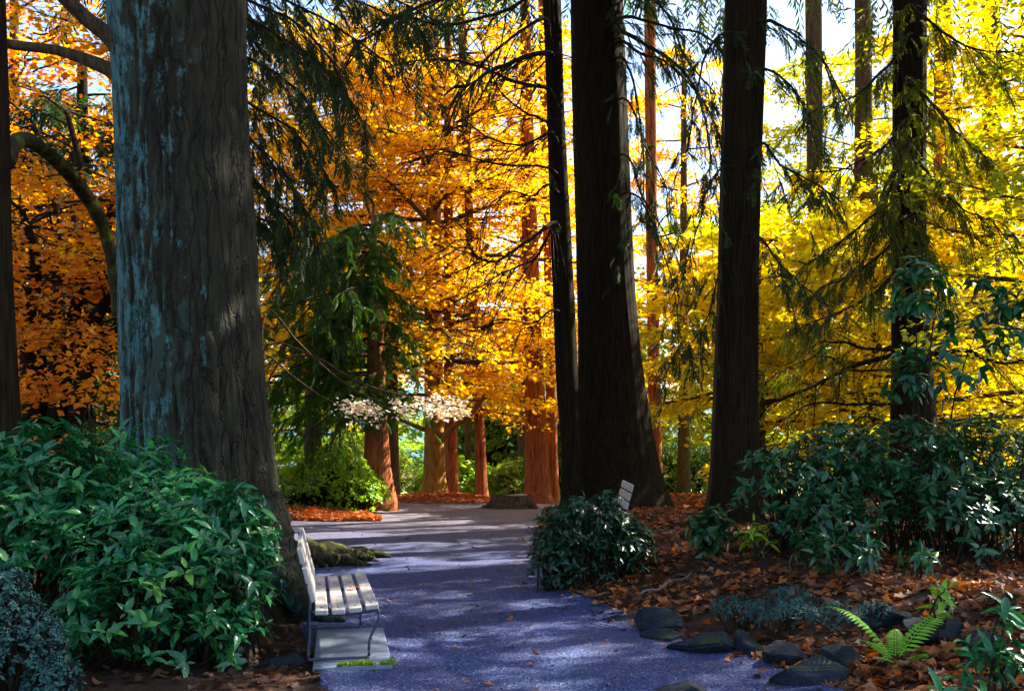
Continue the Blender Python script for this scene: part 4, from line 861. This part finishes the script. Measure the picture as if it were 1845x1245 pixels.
# ------------------------------------------------------------------ stump, bin, fallen stick
st = thing('tree_stump', 'low grey tree stump at the far bend of the path', 'stump', (0, 0, 0))
sx, sy = P(922, 0, 25.2)[0], 25.2; sz = terr1(sx, sy)
mb = MB(); trunk(mb, [(sx, sy, sz-.2, .50), (sx, sy, sz+.1, .43), (sx, sy, sz+.36, .37)], 60, 30, .07, 9, 1.2, 3, .35, 6); mb.build('trunk', M['bark_brown'], st, True)
th = np.linspace(0, 2*math.pi, 40, endpoint=False); rr = .385*(1+.07*np.sin(th*3)+.04*np.sin(th*7+1))
v = np.concatenate([np.stack([sx+rr*np.cos(th), sy+rr*np.sin(th), sz+.355+.02*np.sin(th*2)], 1), [(sx, sy, sz+.37)]])
MB().add(v, None, [(40, i, (i+1) % 40) for i in range(40)]).build('cut_top', M['stump_top'], st)
root([(sx-.3, sy-.1, sz+.12), (sx-.6, sy-.2, sz+.05), (sx-.85, sy-.25, sz-.03)], [.16, .1, .04], M['bark_brown'], st, 4)
root([(sx+.3, sy-.2, sz+.12), (sx+.5, sy-.4, sz+.04), (sx+.65, sy-.5, sz-.03)], [.16, .1, .04], M['bark_brown'], st, 6)
bp = P(1240, 905, 34); bzz = terr1(bp[0], 34)
bn = thing('litter_bin', 'small teal litter bin far off between the two dark trunks', 'bin', (bp[0], 34, bzz))
h = 1.6-(905-800)/FPX*34+.25-bzz
for nm, prof in (('body', [(.02, .21), (.1, .22), (h*.86, .27)]), ('rim', [(h*.86+.003, .30), (h*.93, .30), (h, .26)])):
    mb = MB(); tube(mb, [(0, 0, z) for z, _ in prof], [q_ for _, q_ in prof], 18); mb.build(nm, M['bin'], bn, True)
mb = MB(); c = resample([P(1155, 1020, 9.9), P(1185, 1012, 10.0), P(1215, 1016, 10.1), P(1245, 1008, 10.2)], 14); c[:, 2] = terr(c[:, 0], c[:, 1])+.06+.02*np.sin(np.arange(14))
tube(mb, c, np.linspace(.012, .006, 14), 6, .3, 2); tag(mb.build('fallen_stick', M['stump_top']), 'pale fallen stick behind the low evergreen shrub on the bank', 'stick')

# ------------------------------------------------------------------ fallen leaves
def litter(name, label, xs, ys, mat, seed, size, single=0, slabel=None, group=None, lift=.012, zf=terr):
    r = np.random.default_rng(seed); N = len(xs)
    pos = np.stack([xs, ys, zf(xs, ys)+lift*r.uniform(.3, 2.0, N)], 1)
    a = r.uniform(0, 6.28, N); d = np.stack([np.cos(a), np.sin(a), r.normal(0, .35, N)], 1); up = np.array((0, 0, 1.))+r.normal(0, .45, (N, 3)); s = size*r.uniform(.45, 1.4, N)
    order = np.argsort(ys); big = order[:single]; rest = order[single:]
    if single:
        tm = [MB().add(*litter_leaf(k)).mesh('fallen_leaf', M[mat]) for k in range(5)]
        D = nrm(d[big]); S = nrm(np.cross(up[big], D)); U = np.cross(D, S)
        for i, q in enumerate(big):
            o = bpy.data.objects.new('fallen_leaf', tm[i % 5]); col.objects.link(o)
            m = (Matrix((D[i], S[i], U[i])).transposed()*float(s[q])).to_4x4(); m.translation = Vector(pos[q]); o.matrix_world = m; tag(o, slabel, 'leaf', group)
    if len(rest):
        mb = MB()
        for k in range(5):
            w_ = rest[k::5]; leaves(mb, pos[w_], d[w_], up[w_], s[w_], litter_leaf(k))
        tag(mb.build(name, M[mat]), label, 'leaf litter', kind='stuff')
N = 20000; yy = 5.2+15*r.random(N)**1.5; xx = edge_r(yy)+.02+np.abs(r.random(N))**1.1*(1.2+.42*yy)
k = vnoise(xx*1.3, yy*1.3, 0, 12)*.5+.5 > r.random(N)*.55; xx, yy = xx[k], yy[k]
litter('leaf_litter', 'brown and orange leaf litter covering the right bank', xx, yy, 'litter', 601, .074, 210, 'dry brown fallen leaf lying on the right bank litter', 'fallen leaves on the right bank')
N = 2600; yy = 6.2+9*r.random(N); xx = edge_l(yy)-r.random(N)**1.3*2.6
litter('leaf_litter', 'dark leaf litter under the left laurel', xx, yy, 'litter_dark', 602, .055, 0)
N = 420; yy = 6.3+13*r.random(N); xx = edge_r(yy)-np.abs(r.normal(0, .16, N))+.1
litter('leaf_litter', 'brown leaves spilling over the right edge of the path', xx, yy, 'litter', 607, .060, 0, lift=.006, zf=lambda a, b: np.maximum(terr(a, b), pathz(a, b)))
N = 260; yy = 6.2+14*r.random(N)**1.3; xx = edge_l(yy)+(edge_r(yy)-edge_l(yy))*r.random(N)
litter('leaf_litter', 'tiny dark leaf scraps trodden into the path', xx, yy, 'litter_dark', 608, .032, 0, lift=.006, zf=pathz)
N = 150; yy = 6.4+11*r.random(N)**1.4; xx = edge_l(yy)+(edge_r(yy)-edge_l(yy))*r.random(N)**.8
litter('leaf_litter', '', xx[:70], yy[:70], 'litter', 603, .05, 70, 'small brown leaf scattered on the blue gravel path', 'leaves scattered on the path', .008, pathz)
N = 4000; yy = 20.6+2.2*r.random(N); xx = -5.6+2.8*r.random(N)**.9-.3*(yy-21)
litter('leaf_drift', 'drift of rusty orange leaves at the foot of the bright green shrub', xx, yy, 'litter_red', 604, .10, 0, lift=.05)
N = 3600; a = r.random(N)*6.28; q_ = np.sqrt(r.random(N)); xx = -2.3+2.8*q_*np.cos(a); yy = 30.3+2.6*q_*np.sin(a)
litter('leaf_drift', 'rusty leaves mounded around the golden beech foot', xx, yy, 'litter_red', 605, .10, 0, lift=.04)
N = 2200; yy = 17+8*r.random(N); xx = edge_r(yy)+4.5*r.random(N)
litter('leaf_drift', 'rusty leaves around the huge cedar foot', xx, yy, 'litter_red', 606, .095, 0, lift=.02)
# leaf on the bench
o = link('fallen_leaf', MB().add(*litter_leaf(1)).mesh('fallen_leaf', M['litter_red'])); o.matrix_world = Matrix.Translation((-1.27, 8.0, .452))@Matrix.Rotation(.5, 4, 'Z')@Matrix.Scale(.085, 4)
tag(o, 'single orange leaf lying on the bench seat', 'leaf')
bpy.context.view_layer.update()
